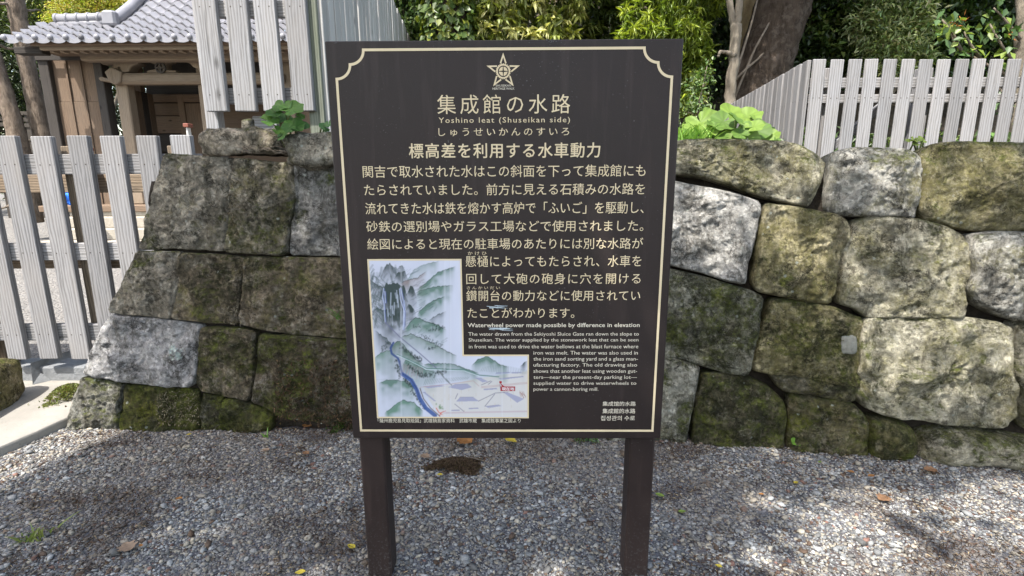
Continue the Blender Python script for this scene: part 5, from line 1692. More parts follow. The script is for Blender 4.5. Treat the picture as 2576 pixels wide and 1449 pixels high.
# --- trunks on the right
bt = tree('massive dark leaning trunk behind the corner of the right fence', 'tree', (ony(1890, 300, 8.6).x, 8.6, 1.3), 'old_tree')
trunk_px([(1868, 420), (1880, 330), (1900, 240), (1922, 170), (1945, 90), (1972, 0), (2010, -120), (2060, -300)], 8.6, [88, 76, 70, 66, 64, 66, 66, 60], 'trunk', M['bark_big'], bt, 28, .05)
mb_ = MB()
for pts in (((1838, 270), (1870, 190), (1900, 120), (1945, 40)), ((1842, 230), (1862, 150), (1890, 60), (1905, 0)), ((1850, 200), (1880, 170), (1905, 150), (1990, 60))):
    mb_.tube([ony(px, py, 8.6 - .43 + .05 * i) for i, (px, py) in enumerate(pts)], [.02, .018, .015, .012], 7)
mb_.build('climbing_stem', M['twig'], bt, True)
foliage('crown', [(ony(2060, -300, 8.6).x, 8.2, 6.9, 2.4, 1.8, 1.1), (ony(2300, -300, 8.6).x, 8.0, 7.6, 2.0, 1.6, 1.0)], 620, 24, .14, .06, [(.02, .035, .01), (.05, .075, .02)], 55, bt)
st = tree('slender pale forked trunk left of the massive dark one', 'tree', (ony(1842, 300, 7.9).x, 7.9, 1.3), 'slender_tree')
trunk_px([(1826, 330), (1834, 265), (1842, 190), (1850, 110), (1852, 60)], 7.9, [14, 13, 13, 13, 14], 'trunk', M['bark_slim'], st, 12, .04)
trunk_px([(1850, 75), (1838, 20), (1825, -60), (1800, -200)], 7.9, [10, 8, 8, 5], 'fork', M['bark_slim'], st, 10, .04)
trunk_px([(1852, 75), (1858, 20), (1866, -60), (1880, -200)], 7.9, [10, 9, 8, 5], 'fork', M['bark_slim'], st, 10, .04)
trunk_px([(1848, 140), (1830, 132), (1812, 130), (1808, 142)], 7.85, [7, 5, 4, 3], 'snag', M['bark_slim'], st, 8, .04)
foliage('crown', [(ony(1830, -200, 7.9).x, 7.6, 5.9, 1.5, 1.2, .9)], 240, 22, .13, .05, [(.02, .035, .01), (.06, .09, .02)], 56, st)
tt = tree('tan mottled trunk standing between the slender and the massive trunk', 'tree', (ony(1885, 300, 9.6).x, 9.6, 1.3), 'tan_trunk_tree')
trunk_px([(1876, 330), (1880, 240), (1884, 120), (1890, 0), (1896, -150)], 9.6, [26, 24, 24, 26, 24], 'trunk', M['bark_tan'], tt, 14, .05)
foliage('crown', [(ony(1890, -250, 9.6).x, 9.8, 6.4, 1.8, 1.4, 1.0)], 240, 22, .13, .05, [(.02, .035, .01), (.05, .08, .02)], 57, tt)
# --- wood on the right behind the fence
DG = [(.014, .026, .008), (.05, .08, .02), (.09, .13, .03)]
bushtree('glossy dark evergreen just right of the massive trunk', [PB(2080, 60, 10.5, .55, .5, .55), PB(2060, 150, 10.3, .5, .5, .4), PB(2120, 120, 10.8, .6, .5, .5), PB(2050, -20, 10.5, .5, .5, .5), PB(2030, 200, 10, .4, .4, .3)], 330, 20, .14, .065, DG, 61)
bushtree('loose feathery evergreen with pale shining leaves in the middle of the right wood', [PB(2240, 110, 9.6, .42, .4, .42), PB(2200, 60, 9.8, .4, .4, .4), PB(2270, 50, 9.8, .45, .4, .45), PB(2250, 0, 9.8, .5, .4, .4), PB(2290, 160, 9.6, .3, .3, .22), PB(2220, 170, 9.6, .3, .3, .22)], 360, 22, .12, .034, [(.10, .14, .045), (.22, .27, .10), (.36, .40, .20)], 62)
bushtree('deep green maple-like tree at the back of the right wood', [PB(2380, 60, 11.5, .7, .6, .6), PB(2460, 130, 11.5, .6, .6, .5), PB(2350, 130, 11.4, .5, .5, .4), PB(2560, 60, 11.8, .8, .6, .7), PB(2430, -30, 11.8, .8, .6, .5)], 330, 20, .15, .085, [(.012, .024, .008), (.05, .085, .018)], 63)
bushtree('dark tree between the tan trunk and the bright needle-leaved tree', [PB(1800, 60, 11.2, .5, .5, .6), PB(1810, 180, 11.2, .45, .5, .5), PB(1760, -30, 11.4, .6, .5, .5)], 230, 20, .14, .065, [(.010, .02, .007), (.035, .055, .014)], 64)
# sapling with large pointed leaves at the right edge
qs = tree('sapling with large pointed light green leaves and orange dry shoots at the right edge', 'tree', (ony(2565, 300, 5.6).x, 5.6, 1.45), 'broadleaf_sapling')
YQ = 5.6
trunk_px([(2552, 420), (2556, 330), (2562, 220), (2568, 100), (2572, 0), (2576, -120)], YQ, [17, 15, 14, 13, 12, 10], 'trunk', M['bark_slim'], qs, 12, .04)
mb_ = MB()
br_ = []
for pts in ([(2558, 200), (2510, 178), (2460, 150), (2420, 128), (2402, 112), (2385, 70)], [(2470, 152), (2440, 110), (2425, 80)], [(2562, 170), (2530, 130), (2505, 90), (2490, 60)], [(2552, 260), (2530, 245), (2510, 215)], [(2566, 100), (2545, 70), (2520, 40), (2500, 20)], [(2420, 130), (2395, 80), (2370, 50)]):
    p3 = [ony(px, py, YQ - .05) for px, py in pts]
    mb_.tube(p3, [.016 * (1 - .8 * i / len(p3)) for i in range(len(p3))], 7); br_ += p3[1:]
mb_.build('branch', M['twig'], qs, True)
r = np.random.default_rng(65); m_ = 150
bi = r.integers(0, len(br_), m_)
pos = np.array([tuple(br_[i]) for i in bi]) + r.normal(0, .055, (m_, 3))
col_ = np.where(r.random((m_, 1)) < .35, np.array([[.16, .22, .04]]), np.array([[.06, .11, .035]])) * r.uniform(.7, 1.25, (m_, 1))
leaf_mesh('leaves', pos, np.array([[0, -.6, 1.0]]) + r.normal(0, .4, (m_, 3)), rand_dirs(m_, r) * .9 + np.array([0, -.1, -.35]), .10 * r.uniform(.7, 1.2, m_), .058, col_, M['leaf'], qs, .12, .15)
oc = [ony(px, py, YQ - .06) for px, py in ((2415, 48), (2405, 60), (2550, 85), (2500, 205))]
for c_ in oc:
    pos = np.array([tuple(c_)] * 11) + r.normal(0, .02, (11, 3))
    leaf_mesh('dry_shoot', pos, rand_dirs(11, r), rand_dirs(11, r) + np.array([0, 0, .2]), .06, .010, np.tile(np.array([[.32, .13, .04]]), (11, 1)), M['litter'], qs)

# --- the far wood, one dense mass closing the view, and leafy undergrowth
blobs = []
r = np.random.default_rng(70)
for q in range(110):
    x = r.uniform(-4.5, 20); y = r.uniform(13.0, 17); z = r.uniform(1.6, 8.5)
    blobs.append((x, y, z, r.uniform(.9, 1.6), r.uniform(.6, 1.1), r.uniform(.8, 1.3)))
fw = foliage('far_wood', blobs, 4600, 16, .20, .10, [(.010, .019, .006), (.032, .05, .012)], 71, None, .4)
tag(fw, kind='stuff')
r = np.random.default_rng(72); blobs = []
for q in range(70):
    blobs.append((r.uniform(-20, -6), r.uniform(19, 24), r.uniform(.5, 9), r.uniform(1.2, 2), 1.0, r.uniform(1.0, 1.6)))
fw = foliage('far_conifers', blobs, 2400, 16, .24, .10, [(.012, .022, .008), (.05, .07, .02)], 73, None, .4)
tag(fw, kind='stuff')
r = np.random.default_rng(74); blobs = [(r.uniform(.2, 9), r.uniform(4.85, 9), 1.5 + r.uniform(0, .25), .35, .35, .22) for q in range(90)]
ug = foliage('undergrowth', blobs, 900, 12, .09, .04, [(.03, .055, .015), (.10, .16, .04)], 75, None, .6)
tag(ug, kind='stuff')

# ------------------------------------------------------------------ overhead trees that shade the place (behind and above the camera)
def sun_to(P_, zt):
    k_ = (P_[:, 2] - zt) / SUN.z
    return P_[:, 0] - SUN.x * k_, P_[:, 1] - SUN.y * k_
LIT = [  # sunny patches on the gravel: picture px, radii in px
 (2330, 1330, 360, 120), (2050, 1400, 230, 80), (2560, 1250, 220, 70), (40, 1150, 150, 34), (2420, 1440, 260, 60), (1350, 1440, 90, 24), (1950, 1270, 90, 24)]
LITG = []
for px, py, rx, ry in LIT:
    a_ = onz(px, py); b_ = onz(px + rx, py); c_ = onz(px, py - ry)
    LITG.append((a_.x, a_.y, abs(b_.x - a_.x), max(.1, abs(c_.y - a_.y))))
LITW = [(2050, 430, 420, 100), (2450, 460, 260, 110), (1830, 590, 230, 140), (2270, 690, 260, 150), (2020, 640, 90, 90), (2480, 760, 120, 110), (2400, 900, 200, 110), (2050, 830, 80, 60), (1830, 900, 110, 80), (2200, 960, 80, 60)]
WP = [onplane(px, py, fr[0], fr[3]) for px, py, _, _ in LITW]
def dapple(P_, r):
    keep = np.ones(len(P_), bool)
    # landing points on the gravel and on the face of the right wall
    gx, gy = sun_to(P_, 0.0)
    wob = np.array([mnoise.fractal(Vector((a_ * 2.2, b_ * 2.2, 3)), .6, 2, 3) for a_, b_ in zip(gx, gy)]) * .55
    for (cx_, cy_, rx, ry) in LITG:
        dd = ((gx - cx_) / rx) ** 2 + ((gy - cy_) / ry) ** 2
        keep &= ~((dd + wob < .9) & (gy < 2.9) & (r.random(len(P_)) < .93))
    # wall
    a0, s_, u_, n_ = fr
    sunv = np.array(SUN); nn_ = np.array(n_)
    t = ((P_ - np.array(a0)) @ nn_) / (sunv @ nn_)
    L_ = P_ - sunv * t[:, None] - np.array(a0)
    ls, lu = L_ @ np.array(s_), L_ @ np.array(u_)
    onw = (lu > 0) & (lu < 1.7) & (ls > -.3)
    for w, (px, py, rx, ry) in zip(WP, LITW):
        ws, wu = (w - a0).dot(s_), (w - a0).dot(u_)
        k_ = 2.85 / F
        dd = ((ls - ws) / (rx * k_)) ** 2 + ((lu - wu) / (ry * k_)) ** 2
        keep &= ~(onw & (dd + wob < 1.0) & (r.random(len(P_)) < .9))
    # everything that would land behind the walls or on the left slab stays open to the sun
    hx, hy = sun_to(P_, 1.5)
    keep &= ~((hy > 3.0 + .0 * hx) & (hx > .0))
    keep &= ~((gx < -2.35 + .35 * (gy - 2.4)) & (gy > 1.9))
    keep &= ~((hx < -1.9) & (hy > 3.1))
    keep &= ~((hy > 3.3) & (hx <= .0))
    return keep
sh = tree('broad tree behind the viewer whose crown shades the sign and gravel', 'tree', (-3.6, -4.6, 0), 'shade_tree')
mb_ = MB(); random.seed(81)
mb_.tube([(-3.6, -4.6, -.1), (-3.5, -4.4, 2.0), (-3.2, -4.0, 4.2), (-2.9, -3.6, 5.6)], [.32, .26, .22, .16], 14, True, .05)
for q in range(16):
    limb((-2.9, -3.6, 5.2 + random.uniform(-1, .4)), (random.uniform(-5.2, 1.2), random.uniform(-5.2, -.6), random.uniform(6.0, 7.6)), .08, .015, mb_)
mb_.build('trunk', M['bark_big'], sh, True)
offx, offy = -SUN.x / SUN.z * 6.8, -SUN.y / SUN.z * 6.8
blobs = []
for gx_ in np.arange(-3.2, 4.3, .75):
    for gy_ in np.arange(-.4, 3.4, .75):
        blobs.append((gx_ - offx + random.uniform(-.2, .2), gy_ - offy + random.uniform(-.2, .2), 6.8 + random.uniform(-.4, .4), .62, .62, .45))
foliage('crown', blobs, 4600, 14, .13, .075, [(.03, .05, .015), (.07, .11, .03)], 82, sh, .7, keep=dapple)
# high crowns of the wood on the right that leave its inside dark
hc = tree('high evergreen canopy reaching over the wood behind the right fence', 'tree', (5.5, 10.8, 1.3), 'canopy_tree')
mb_ = MB()
mb_.tube([(5.5, 10.8, 1.2), (5.45, 10.6, 4), (5.3, 10.2, 7.4)], [.2, .18, .12], 12)
for q in range(14):
    limb((5.3, 10.2, 6.6 + random.uniform(0, .8)), (random.uniform(-.6, 11), random.uniform(7.6, 11.6), random.uniform(7.6, 9.2)), .08, .02, mb_)
mb_.build('trunk', M['bark_big'], hc, True)
r = np.random.default_rng(83)
blobs = [(r.uniform(-1.5, 12), r.uniform(7.4, 12.6), r.uniform(7.6, 9.6), .9, .8, .45) for q in range(58)]
SUNNY = [PB(1640, 60, 8.4, .5, 0, 0), PB(1740, 180, 8.4, .4, 0, 0), PB(1310, 50, 9.1, .75, 0, 0), PB(2240, 90, 9.7, .6, 0, 0), PB(1070, 60, 10.2, .5, 0, 0), PB(2080, 90, 10.4, .35, 0, 0), PB(1890, 60, 9.3, .3, 0, 0)]
def openings(P_, r):
    k_ = np.ones(len(P_), bool)
    for (cx_, cy_, cz_, rr_, _, _) in SUNNY:
        gx, gy = sun_to(P_, cz_)
        k_ &= ~(((gx - cx_) ** 2 + (gy - cy_) ** 2 < rr_ ** 2) & (r.random(len(P_)) < .92))
    gx, gy = sun_to(P_, 1.9)
    return k_ & (gy > 7.2)
foliage('crown', blobs, 3000, 16, .19, .10, [(.02, .035, .01), (.05, .08, .02)], 84, hc, .7, keep=openings)

# ================================================================== PLANTS
def round_leaf(c, nrm_, yaw, R_, mb_v, mb_f, mb_c, colr, cup=.12, seed=0):
    """kidney shaped leaf blade with a notch where the stalk meets it, wavy rim and radiating veins"""
    n_ = Vector(nrm_).normalized()
    a_ = n_.orthogonal().normalized()
    a_ = Matrix.Rotation(yaw, 3, n_) @ a_
    b_ = n_.cross(a_)
    base_i = len(mb_v)
    nt, rings = 26, (0.0, .35, .7, 1.0)
    for rr_ in rings:
        for i in range(nt):
            t = -math.pi + 2 * math.pi * (i + .5) / nt
            notch = 1 - .62 * math.exp(-((abs(t) - math.pi) / .22) ** 2)
            rad_ = R_ * rr_ * notch * (1 + .05 * math.sin(7 * t + seed))
            z = R_ * (cup * rr_ ** 2 * (1 + .6 * math.sin(4.5 * t + seed)) + .02 * math.cos(9 * t) * rr_)
            p = Vector(c) + a_ * (math.cos(t) * rad_) + b_ * (math.sin(t) * rad_) + n_ * z
            mb_v.append(tuple(p))
            vein = .84 + .32 * (abs(math.cos(4.5 * t)) ** 6) * (rr_ > 0)
            mb_c.append([q * vein for q in colr])
    for k_ in range(len(rings) - 1):
        for i in range(nt - 1 + 1):
            j = (i + 1) % nt
            if i == nt - 1: continue
            mb_f.append((base_i + k_ * nt + i, base_i + k_ * nt + j, base_i + (k_ + 1) * nt + j, base_i + (k_ + 1) * nt + i))
def leopard_plant(label, leaves, root, seed, y, name='leopard_plant', light=(.155, .235, .040), dark=(.065, .125, .024)):
    """leaves: (px, py, radius px, tilt) blades at picture points"""
    rnd = random.Random(seed)
    t_ = empty(name, root, label, 'plant')
    st_ = MB()
    for (px, py, rp, dy) in leaves:
        c_ = ony(px, py, y + dy)
        cz = (c_ - O).y * CP - (c_ - O).z * SP_
        R_ = rp * cz / F
        nn_ = Vector((rnd.uniform(-.5, .5), -.55 + rnd.uniform(-.35, .2), .75))
        v, f, c = [], [], []
        t = rnd.random()
        cl = [light[i] * t + dark[i] * (1 - t) for i in range(3)]
        round_leaf(c_, nn_, rnd.uniform(0, 6.28), R_, v, f, c, cl, rnd.uniform(.05, .22), rnd.uniform(0, 6))
        obj('leaf', v, f, M['blade'], t_, True, np.array(c))
        r0 = Vector(root) + Vector((rnd.uniform(-.05, .05), rnd.uniform(-.03, .03), 0))
        md = r0.lerp(c_, .6) + Vector((0, 0, .03))
        st_.tube([r0, md, c_ - nn_.normalized() * .004], [.005, .004, .003], 6)
    st_.build('stalk', M['stalk'], t_, True)
    return t_
M['stalk'] = mat_plain('green_stalk', (.08, .11, .03), (.14, .15, .05), 20, .6)
M['stalk_red'] = mat_plain('reddish_stalk', (.12, .06, .04), (.2, .11, .06), 20, .6)
YL = 3.35
lv = [(1762, 308, 36, 0), (1790, 293, 28, .1), (1838, 286, 32, .05), (1880, 294, 36, .08), (1745, 322, 30, -.05), (1820, 306, 34, -.08), (1868, 314, 34, -.05), (1908, 304, 27, .02), (1800, 318, 26, -.14), (1850, 300, 24, -.15), (1782, 330, 24, -.16), (1898, 318, 24, -.16), (1735, 335, 22, -.12), (1862, 338, 22, -.18), (1946, 352, 16, -.1), (1815, 345, 22, -.18), (1790, 350, 20, -.18),
      (1850, 330, 40, -.12), (1905, 330, 34, -.08), (1800, 335, 36, -.12), (1935, 345, 26, -.05), (1770, 340, 34, -.1), (1880, 345, 34, -.14), (1725, 345, 30, -.05), (1835, 350, 30, -.16), (1920, 350, 26, -.1)]
rt_ = ony(1840, 365, YL)
leopard_plant('clump of large round bright green leaves on the right wall beside the sign', lv, (rt_.x, YL, 1.46), 91, YL)
lv = [(712, 268, 26, 0), (735, 275, 30, -.03), (690, 285, 20, -.02), (678, 305, 24, -.04), (715, 300, 24, .03), (742, 318, 26, -.05), (712, 340, 20, -.08), (726, 322, 18, -.1), (765, 315, 14, -.02), (700, 330, 16, -.06), (755, 295, 12, 0)]
rt_ = ony(728, 370, 3.12)
leopard_plant('green plant with lobed leaves growing between the boulders on the left wall', lv, (rt_.x, 3.12, rt_.z), 92, 3.05, 'wall_plant', (.075, .155, .03), (.032, .085, .018))
lv = [(815, 318, 13, 0), (826, 312, 12, 0), (820, 328, 9, 0)]
rt_ = ony(822, 345, 3.1)
leopard_plant('few small round leaves peeping out from behind the sign above the grey boulder', lv, (rt_.x, 3.1, rt_.z), 93, 3.05, 'wall_plant', (.06, .13, .04), (.04, .1, .03))
# clover-like plant at the foot of the right wall
pw_ = onz(2003, 1120)
lv = [(1993, 1103, 11, 0), (2006, 1098, 11, 0), (2014, 1106, 11, -.02), (1998, 1111, 10, -.03), (2008, 1114, 9, -.03)]
leopard_plant('small bright green clover-like plant at the foot of the right wall', lv, (pw_.x, pw_.y, 0), 94, pw_.y + .0, 'clover_plant', (.16, .30, .04), (.12, .24, .03))
lv = [(2298, 352, 10, 0), (2312, 350, 9, 0), (2286, 354, 8, 0), (2322, 356, 8, 0), (2304, 362, 9, 0)]
pf_ = ony(2304, 375, 2.98)
leopard_plant('tiny yellow-green seedling in the joint on top of the right wall', lv, (pf_.x, 2.98, pf_.z - .02), 95, 2.96, 'seedling', (.22, .28, .06), (.16, .22, .05))
def grass_tuft(label, c, n, ln, wd, seed, cols, spread=.08, name='grass_tuft', lean=(0, -.2)):
    r = np.random.default_rng(seed)
    pos = np.array(c)[None] + np.stack([r.normal(0, spread, n), r.normal(0, spread * .7, n), np.zeros(n)], 1)
    V, Fc, C_ = [], [], []
    for i in range(n):
        d = np.array([r.normal(0, .35) + lean[0], r.normal(0, .35) + lean[1], 1.0]); L = ln * r.uniform(.5, 1.2)
        s_ = np.cross(d, [0, -1, .2]); s_ /= np.linalg.norm(s_)
        b0 = len(V); cl = np.array(cols[0]) + (np.array(cols[1]) - np.array(cols[0])) * r.random()
        for k_ in range(5):
            t = k_ / 4
            p = pos[i] + d * L * t + np.array([d[0], d[1], -.5]) * L * .5 * t * t
            w = wd * (1 - t) ** .7
            V += [p - s_ * w, p + s_ * w]; C_ += [cl, cl]
        for k_ in range(4):
            Fc.append((b0 + 2 * k_, b0 + 2 * k_ + 1, b0 + 2 * k_ + 3, b0 + 2 * k_ + 2))
    return tag(obj(name, V, Fc, M['leaf'], None, False, np.array(C_), origin=c), label, 'grass tuft')
g_ = ony(1728, 362, 3.15)
grass_tuft('bright green grass blades on the wall between the sign and the round leaves', (g_.x, 3.15, g_.z), 110, .13, .005, 96, [(.10, .22, .03), (.20, .34, .06)], .07)
g_ = onz(92, 1352)
grass_tuft('green weed with splayed blades in the gravel at the lower left', (g_.x, g_.y, 0), 34, .06, .0045, 97, [(.10, .15, .03), (.20, .22, .06)], .03)
g_ = onz(670, 1102)
grass_tuft('small two-bladed green seedling in the gravel near the left wall', (g_.x, g_.y, 0), 5, .05, .006, 98, [(.12, .24, .05), (.16, .28, .06)], .006)
g_ = onplane(862, 800, fl[0], fl[3])
grass_tuft('thin grass blades sprouting from the left wall beside the edge of the sign', (g_.x, g_.y - .03, g_.z), 9, .10, .0022, 99, [(.06, .16, .03), (.09, .2, .04)], .015, lean=(-.3, -.5))
def moss_patch(name, label, c, rx, ry, h, col, seed, n=500, ln=.018, cat='moss'):
    r = np.random.default_rng(seed)
    a_ = r.uniform(0, 6.28, n); q = np.sqrt(r.random(n))
    q = q * (1 + .28 * np.sin(3 * a_ + seed) + .18 * np.sin(7 * a_ + seed * 2)) + np.where(r.random(n) < .12, r.exponential(.15, n), 0)
    pos = np.array(c)[None] + np.stack([np.cos(a_) * q * rx, np.sin(a_) * q * ry, h * np.clip(1 - q ** 2, 0, 1)], 1)
    d = rand_dirs(n, r) * .8 + np.array([0, -.2, .6])
    cl = np.where(r.random((n, 1)) < .22, np.array([[.10, .075, .04]]), np.array([col])) * r.uniform(.45, 1.5, (n, 1))
    o = leaf_mesh(name, pos, rand_dirs(n, r) + np.array([0, 0, .6]), d, ln, ln * .7, cl, M['leaf'], None)
    return tag(o, label, cat)
q_ = onz(175, 1000, .05)
moss_patch('moss_cushion', 'sunlit yellow-green moss cushion on the slab against the left wall', (q_.x - .02, q_.y + .02, .05), .11, .12, .07, (.15, .17, .05), 101, 1700, .016)
q_ = onz(860, 1075)
moss_patch('moss_cushion', 'round green moss cushion at the left wall foot beside the sign edge', (q_.x, q_.y, 0), .06, .05, .06, (.06, .10, .02), 102, 900, .014)
q_ = onz(640, 1064)
moss_patch('creeping_plant', 'blue-green tiny-leaved creeper at the foot of the left wall', (q_.x, q_.y - .03, .03), .085, .03, .12, (.11, .21, .13), 103, 900, .016, 'creeper')
q_ = onz(1475, 1108)
moss_patch('creeping_plant', 'low green sprigs in the gravel under the right half of the sign', (q_.x, q_.y, .0), .06, .03, .02, (.09, .18, .06), 104, 220, .014, 'creeper')
q_ = onz(1150, 1172)
hp = moss_patch('soil_clod', 'flat dark brown clod of fibrous soil on the gravel under the sign', (q_.x, q_.y, .0), .12, .065, .028, (.10, .068, .048), 105, 3600, .014, 'soil clod')
hp.data.materials[0] = M['litter']

# ================================================================== GRAVEL
_se = [onz(a_, b_, .0) for a_, b_ in ((-330, 1285), (0, 1131), (93, 1091), (154, 1062))]
SEX, SEY = [p.x for p in _se] + [_se[-1].x + .03], [p.y for p in _se] + [9.0]
def pebbles(name, n, seed, region, rmin, rmed, rsig, rmax, pal, lift=.0):
    r = np.random.default_rng(seed)
    x0_, x1_, y0_, y1_ = region
    x = r.uniform(x0_, x1_, n); y = r.uniform(y0_, y1_, n)
    wall_y = np.where(x < -.2, fl[0].y + (x - fl[0].x) * fl[1].y / fl[1].x + .03, fr[0].y + (x - fr[0].x) * fr[1].y / fr[1].x + .02)
    wall_y = np.where((x > -.7) & (x < .6), 2.92, wall_y)
    slab_edge = y > np.interp(x, SEX, SEY)
    k_ = (y < wall_y) & ~slab_edge
    x, y = x[k_], y[k_]; n = len(x)
    t = (1 + 5 ** .5) / 2
    ico = np.array([(-1, t, 0), (1, t, 0), (-1, -t, 0), (1, -t, 0), (0, -1, t), (0, 1, t), (0, -1, -t), (0, 1, -t), (t, 0, -1), (t, 0, 1), (-t, 0, -1), (-t, 0, 1)]) / math.hypot(1, t)
    fcs = np.array([(0, 11, 5), (0, 5, 1), (0, 1, 7), (0, 7, 10), (0, 10, 11), (1, 5, 9), (5, 11, 4), (11, 10, 2), (10, 7, 6), (7, 1, 8), (3, 9, 4), (3, 4, 2), (3, 2, 6), (3, 6, 8), (3, 8, 9), (4, 9, 5), (2, 4, 11), (6, 2, 10), (8, 6, 7), (9, 8, 1)])
    R_ = np.clip(rmed * np.exp(r.normal(0, rsig, n)), rmin, rmax)
    sc = np.stack([r.uniform(.75, 1.5, n), r.uniform(.7, 1.15, n), r.uniform(.32, .62, n)], 1) * R_[:, None]
    v = ico[None] * (1 + r.normal(0, .22, (n, 12, 1))) * sc[:, None]
    # random tilt then random heading
    ta = r.normal(0, .35, n); ca, sa = np.cos(ta), np.sin(ta)
    v = np.stack([v[..., 0], v[..., 1] * ca[:, None] - v[..., 2] * sa[:, None], v[..., 1] * sa[:, None] + v[..., 2] * ca[:, None]], -1)
    h = r.uniform(0, 6.28, n); ch, sh_ = np.cos(h)[:, None], np.sin(h)[:, None]
    v = np.stack([v[..., 0] * ch - v[..., 1] * sh_, v[..., 0] * sh_ + v[..., 1] * ch, v[..., 2]], -1)
    zg = .012 * np.array([mnoise.noise(Vector((a_ * 1.3, b_ * 1.3, 3))) for a_, b_ in zip(x, y)]) - .004
    v += np.stack([x, y, zg + sc[:, 2] * r.uniform(.1, .75, n) + lift], 1)[:, None]
    pal_c = np.array([p[:3] for p in pal]); w = np.array([p[3] for p in pal]); w = w / w.sum()
    c = pal_c[r.choice(len(pal), n, p=w)] * np.array([1.23, 1.225, 1.175]) * np.exp(r.normal(0, .17, (n, 1)))
    # brown dirt collects in drifts
    dn = np.array([mnoise.fractal(Vector((a_ * 2.0, b_ * 2.6, 7)), .6, 2, 4) for a_, b_ in zip(x, y)])
    fines = np.clip(np.array([mnoise.fractal(Vector((a_ * .9 + 5, b_ * 1.2, 2)), .6, 2, 4) for a_, b_ in zip(x, y)]) * 1.1 + .1, 0, .45)[:, None]
    c = c * (1 - fines) + np.array([.17, .145, .118]) * fines * np.exp(r.normal(0, .2, (n, 1)))
    mud = (dn + r.normal(0, .16, n)) > .52
    c[mud] = c[mud] * .45 + np.array([.040, .028, .021]) * .8
    C_ = np.repeat(np.clip(c, .008, .75), 12, 0)
    Fc = (fcs[None] + (np.arange(n) * 12)[:, None, None]).reshape(-1, 3)
    o = obj(name, v.reshape(-1, 3), Fc, M['pebble'], None, False, C_)
    return tag(o, kind='stuff')
PAL = [(.150, .153, .158, 3.2), (.205, .207, .211, 2.6), (.095, .095, .096, 2.4), (.275, .275, .274, 1.3), (.205, .185, .155, 3.0), (.29, .26, .215, 1.4), (.36, .34, .31, .15), (.14, .08, .065, .4), (.075, .05, .036, 1.4)]
pebbles('gravel', 235000, 111, (-3.4, 4.2, 1.0, 3.1), .0022, .0043, .40, .012, PAL)
pebbles('gravel', 4200, 112, (-3.4, 4.2, .95, 3.1), .009, .0105, .28, .022, PAL, .003)
# fine brown litter between the stones
def litter(n, seed):
    r = np.random.default_rng(seed)
    x = r.uniform(-2.6, 3.4, n); y = r.uniform(1.2, 3.0, n)
    dn = np.array([mnoise.fractal(Vector((a_ * 2.0, b_ * 2.6, 7)), .6, 2, 4) for a_, b_ in zip(x, y)])
    k_ = dn + r.normal(0, .14, n) + np.clip((y - 2.35) * .55, 0, .35) > .27
    wall_y = np.where(x < -.2, fl[0].y, fr[0].y + (x - fr[0].x) * fr[1].y / fr[1].x); wall_y = np.where((x > -.7) & (x < .6), 2.92, wall_y)
    k_ &= (y < wall_y) & ~(y > np.interp(x, SEX, SEY))
    x, y = x[k_], y[k_]; n = len(x)
    pos = np.stack([x, y, r.uniform(.006, .016, n)], 1)
    cl = np.where(r.random((n, 1)) < .12, np.array([[.30, .23, .14]]), np.array([[.06, .036, .024]])) * r.uniform(.5, 1.5, (n, 1))
    o = leaf_mesh('leaf_litter', pos, np.array([[0, 0, 1.0]]) + r.normal(0, .4, (n, 3)), rand_dirs(n, r) * np.array([1, 1, .25]), r.uniform(.008, .026, n), r.uniform(.0018, .005, n), cl, M['litter'], None)
    return tag(o, kind='stuff')
litter(46000, 113)

# fallen leaves, each its own thing
def fallen(px, py, Lpx, col, label, seed, z=.014, curl=.25, name='fallen_leaf', shape=0, group=None):
    rnd = random.Random(seed)
    c_ = onz(px, py, z)
    cz = (c_ - O).y * CP - (c_ - O).z * SP_
    L = Lpx * cz / F
    yaw = rnd.uniform(-.7, .7) + (math.pi if rnd.random() < .5 else 0)
    V, Fc, C_ = [], [], []
    n = 12; m = 5
    wr = .30 if shape == 0 else .42
    for i in range(n + 1):
        t = i / n
        w = wr * L * (math.sin(math.pi * t ** .85)) ** .8
        if shape == 1: w *= 1 + .28 * math.sin(t * 22 + seed)
        for j in range(m):
            q = (j / (m - 1) - .5) * 2
            x, y = (t - .5) * L, q * w
            zz = curl * L * (.35 * q * q * (w / (wr * L + 1e-6)) + .35 * (t - .5) ** 2 * 2 + .04 * math.sin(9 * t + 4 * q + seed))
            V.append((c_.x + x * math.cos(yaw) - y * math.sin(yaw), c_.y + x * math.sin(yaw) + y * math.cos(yaw), z + zz))
            k_ = (.78 if j == 2 else 1) * rnd.uniform(.85, 1.12)
            C_.append([q2 * k_ for q2 in col])
    for i in range(n):
        for j in range(m - 1):
            Fc.append((i * m + j, i * m + j + 1, (i + 1) * m + j + 1, (i + 1) * m + j))
    return tag(obj(name, V, Fc, M['litter'], None, True, np.array(C_), origin=(c_.x, c_.y, z)), label, 'leaf', group)
BR, YE_, OR, TAN, GR = (.22, .125, .07), (.42, .33, .05), (.28, .135, .05), (.26, .185, .13), (.16, .22, .05)
